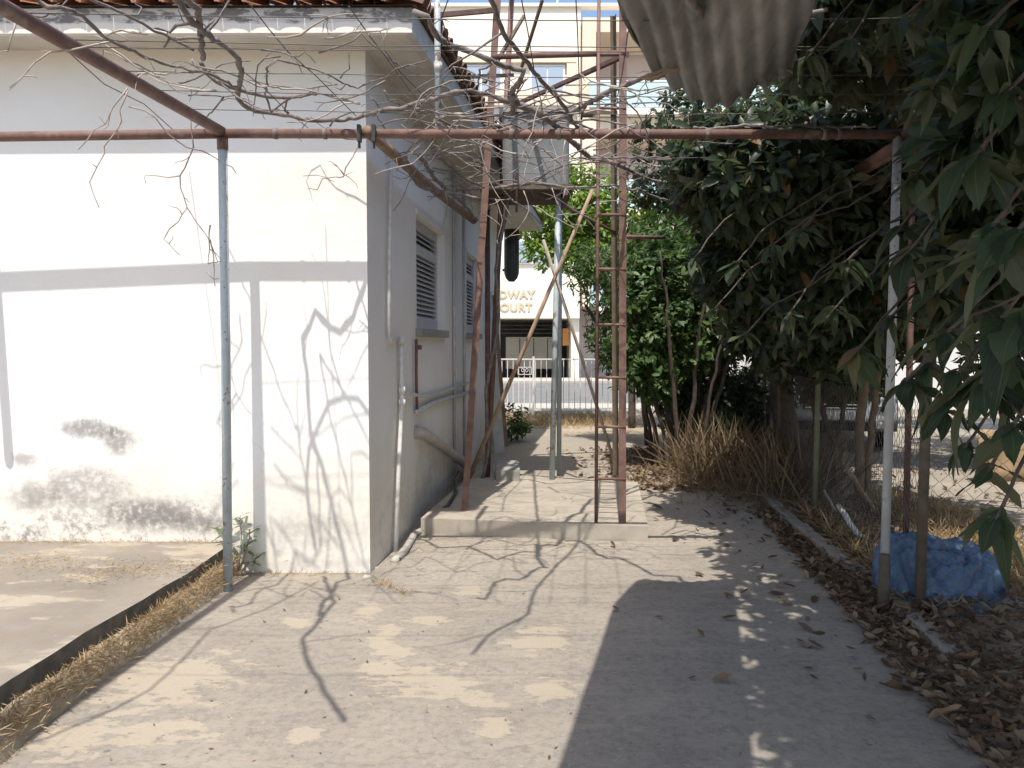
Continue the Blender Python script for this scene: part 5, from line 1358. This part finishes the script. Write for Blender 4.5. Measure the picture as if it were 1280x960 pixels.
# ================================================================== STREET RAILING
YR = 17.15; rail = thing('street_railing', (2.0, YR, 0), 'white painted iron railing with scrolled panels along the street edge', 'railing')
zt_ = atY(690, 449, YR).z
x0_, x1_ = -1.6, 5.2
for z in (zt_, .12): MB().box(((x0_ + x1_) / 2, YR, z), (x1_ - x0_, .035, .03)).build('rail', 'railing', rail)
bme = MB().box((0, 0, (zt_ - .1) / 2), (.016, .016, zt_ - .1)).mesh('baluster', 'railing')
x_ = x0_
while x_ <= x1_:
    inst('baluster', bme, rail, Vector((x_, YR, .1)) - Vector(rail.location)); x_ += .125
for xx in (x0_, .42, 2.4, 4.4, x1_): MB().box((xx + .06, YR, zt_ / 2 + .03), (.045, .045, zt_ + .06)).build('post', 'railing', rail)
for xx in (atY(656, 463, YR).x, 2.5):
    m = MB(); zc = atY(656, 463, YR).z
    m.bar((xx - .15, YR - .012, zc + .07), (xx + .15, YR - .012, zc + .07), .016); m.bar((xx - .15, YR - .012, zc - .09), (xx + .15, YR - .012, zc - .09), .016)
    for s_ in (-1, 1):
        m.bar((xx + s_ * .15, YR - .012, zc - .098), (xx + s_ * .15, YR - .012, zc + .078), .016)
        m.tube([Vector((xx + s_ * (.015 + (.055 - t * .004) * (1 - math.cos(t * .55)) * .9), YR - .012, zc - .01 + (.055 - t * .004) * math.sin(t * .55) * 1.1)) for t in range(12)], .008, 6)
    m.build('scroll_panel', 'railing', rail)
# small lattice gate seen past the ladder
m = MB(); gx = 2.35
# ================================================================== BUILDING ACROSS THE STREET
YB = 34.0
bd_ = thing('apartment_building', (1.5, YB + 4, 0), 'cream apartment block across the street with a name over its garage', 'building')
def BX(px, py): p = atY(px, py, YB); return p.x, p.z
def bbox(name, mat, px0, py0, px1, py1, y0, y1, par=None):
    xa, za = BX(px0, py1); xb, zb_ = BX(px1, py0)
    return MB().box(((xa + xb) / 2, (y0 + y1) / 2 , (za + zb_) / 2), (xb - xa, y1 - y0, zb_ - za)).build(name, mat, par or bd_)
xl_, _ = BX(480, 0); zp = BX(0, 8)[1]; zs = BX(0, 342)[1]; zg = BX(0, 398)[1]
# main wall above the garage, garage recess below, solid flanks
XR = BX(726, 0)[0]; XE = BX(1010, 0)[0]
MB().box(((xl_ + XR) / 2, YB + 4, (zg + zp) / 2), (XR - xl_, 8, zp - zg)).build('wall', 'cream', bd_)
MB().box(((XR + XE) / 2, YB + 5.2, zp / 2), (XE - XR - .004, 5.6, zp - .01)).build('wall', 'lilac', bd_)
gx0 = BX(560, 0)[0]; gx1 = BX(716, 0)[0]
MB().box(((gx0 + gx1) / 2, YB + 3.0, zg / 2), (gx1 - gx0, .2, zg)).build('garage_back', 'garage_dark', bd_)
MB().box(((gx1 + XR) / 2, YB + 1.5, zg / 2 - .002), (XR - gx1, 2.9, zg)).build('pier', 'cream', bd_)
MB().box(((xl_ + gx0) / 2, YB + 1.5, zg / 2 - .002), (gx0 - xl_, 2.9, zg)).build('pier', 'cream', bd_)
gd = bbox('garage_door', 'garage_door', 632, 421, 703, 462, YB + 1.2, YB + 1.3)
for k in range(4):
    _, z = BX(0, 401 + k * 5); MB().box(((gx0 + gx1) / 2, YB + 1.25, z), (gx1 - gx0, .08, .05)).build('louvre', 'garage_dark', bd_)
for k in range(1, 4):
    xa, za = BX(632 + k * 18, 462); MB().box((xa, YB + 1.19, za + .7), (.03, .03, 1.4)).build('door_rib', 'garage_dark', gd)
bbox('orange_panel', 'orange_panel', 705, 410, 713, 432, YB + .9, YB + 1.0)
bbox('sign_band', 'cream', 500, 352, 724, 398, YB - .25, YB - .01)
def text(body, px, py, hpx, name):
    cu = bpy.data.curves.new(name, 'FONT'); cu.body = body; cu.align_x = 'RIGHT'; cu.extrude = .02
    h = hpx / FPX * YB; cu.size = h / .70; cu.offset = .02; cu.space_character = 1.12
    to = bpy.data.objects.new(name, cu); COL.objects.link(to); bpy.context.view_layer.update()
    me = bpy.data.meshes.new_from_object(to); bpy.data.objects.remove(to)
    me.materials.clear(); me.materials.append(M['letter'])
    xa, za = BX(px, py)
    ob = inst(name, me, bd_, Vector((xa, YB - .272, za)) - Vector(bd_.location), (math.pi / 2, 0, 0)); return ob
t_a = text('BROADWAY', 668, 373, 9.5, 'name_lettering'); t_b = text('COURT', 665, 389, 9.5, 'name_lettering')
# window rows with peach surrounds
def window(px0, py0, px1, py1, mullion=2):
    f = bbox('window', 'frame_white', px0, py0, px1, py1, YB - .10, YB - .02)
    xa, za = BX(px0, py1); xb, zb_ = BX(px1, py0); n = mullion; wdt = (xb - xa - .12) / n
    for k in range(n):
        MB().box((xa + .06 + wdt * (k + .5), YB - .115, (za + zb_) / 2), (wdt - .06, .03, zb_ - za - .14)).build('pane', 'glass_pane', f)
bbox('surround', 'peach', 556, 74, 720, 80, YB - .22, YB - .003); bbox('surround', 'peach', 556, 118, 720, 134, YB - .30, YB - .003)
bbox('surround', 'peach', 708, 80.2, 720, 117.8, YB - .20, YB - .003)
window(662, 82, 706, 116); window(575, 82, 628, 116)
bbox('ledge', 'lilac', 556, 134.3, 722, 145, YB - .12, YB - .003)
window(640, 205, 700, 240); window(570, 205, 625, 240); bbox('surround', 'peach', 556, 242, 720, 256, YB - .3, YB - .003)
window(640, 300, 690, 330); window(570, 300, 620, 330)
# balcony bay at the right
for (yt, yb_) in ((26, 140), (150, 262), (272, 384)):
    bbox('bay_frame', 'peach', 727, yt, 744, yb_, YB - .35, YB + 2.3)
    bbox('bay_head', 'peach', 744.2, yt, 1000, yt + 18, YB - .35, YB + 2.3)
    bbox('balcony_floor', 'cream', 744.2, yb_, 1000, yb_ + 9, YB - .6, YB + 2.3)
    g = bbox('balcony_glass', 'balcony_glass', 735, yb_ - 32, 1000, yb_ - 1, YB - .56, YB - .52)
    bbox('balcony_rail', 'frame_white', 735, yb_ - 34, 1000, yb_ - 32.2, YB - .58, YB - .50, g)
bbox('parapet', 'cream', 470, 5, 1012, 9, YB - .12, YB + .3)
# rooftop mast
tag(MB().tube([Vector((BX(698, 0)[0], YB + 3, zp)), Vector((BX(702, 0)[0], YB + 3, zp + 1.6))], .04, 6).build('roof_mast', 'frame_white', None, True), 'thin white mast on the roof of the cream apartment block', 'mast')
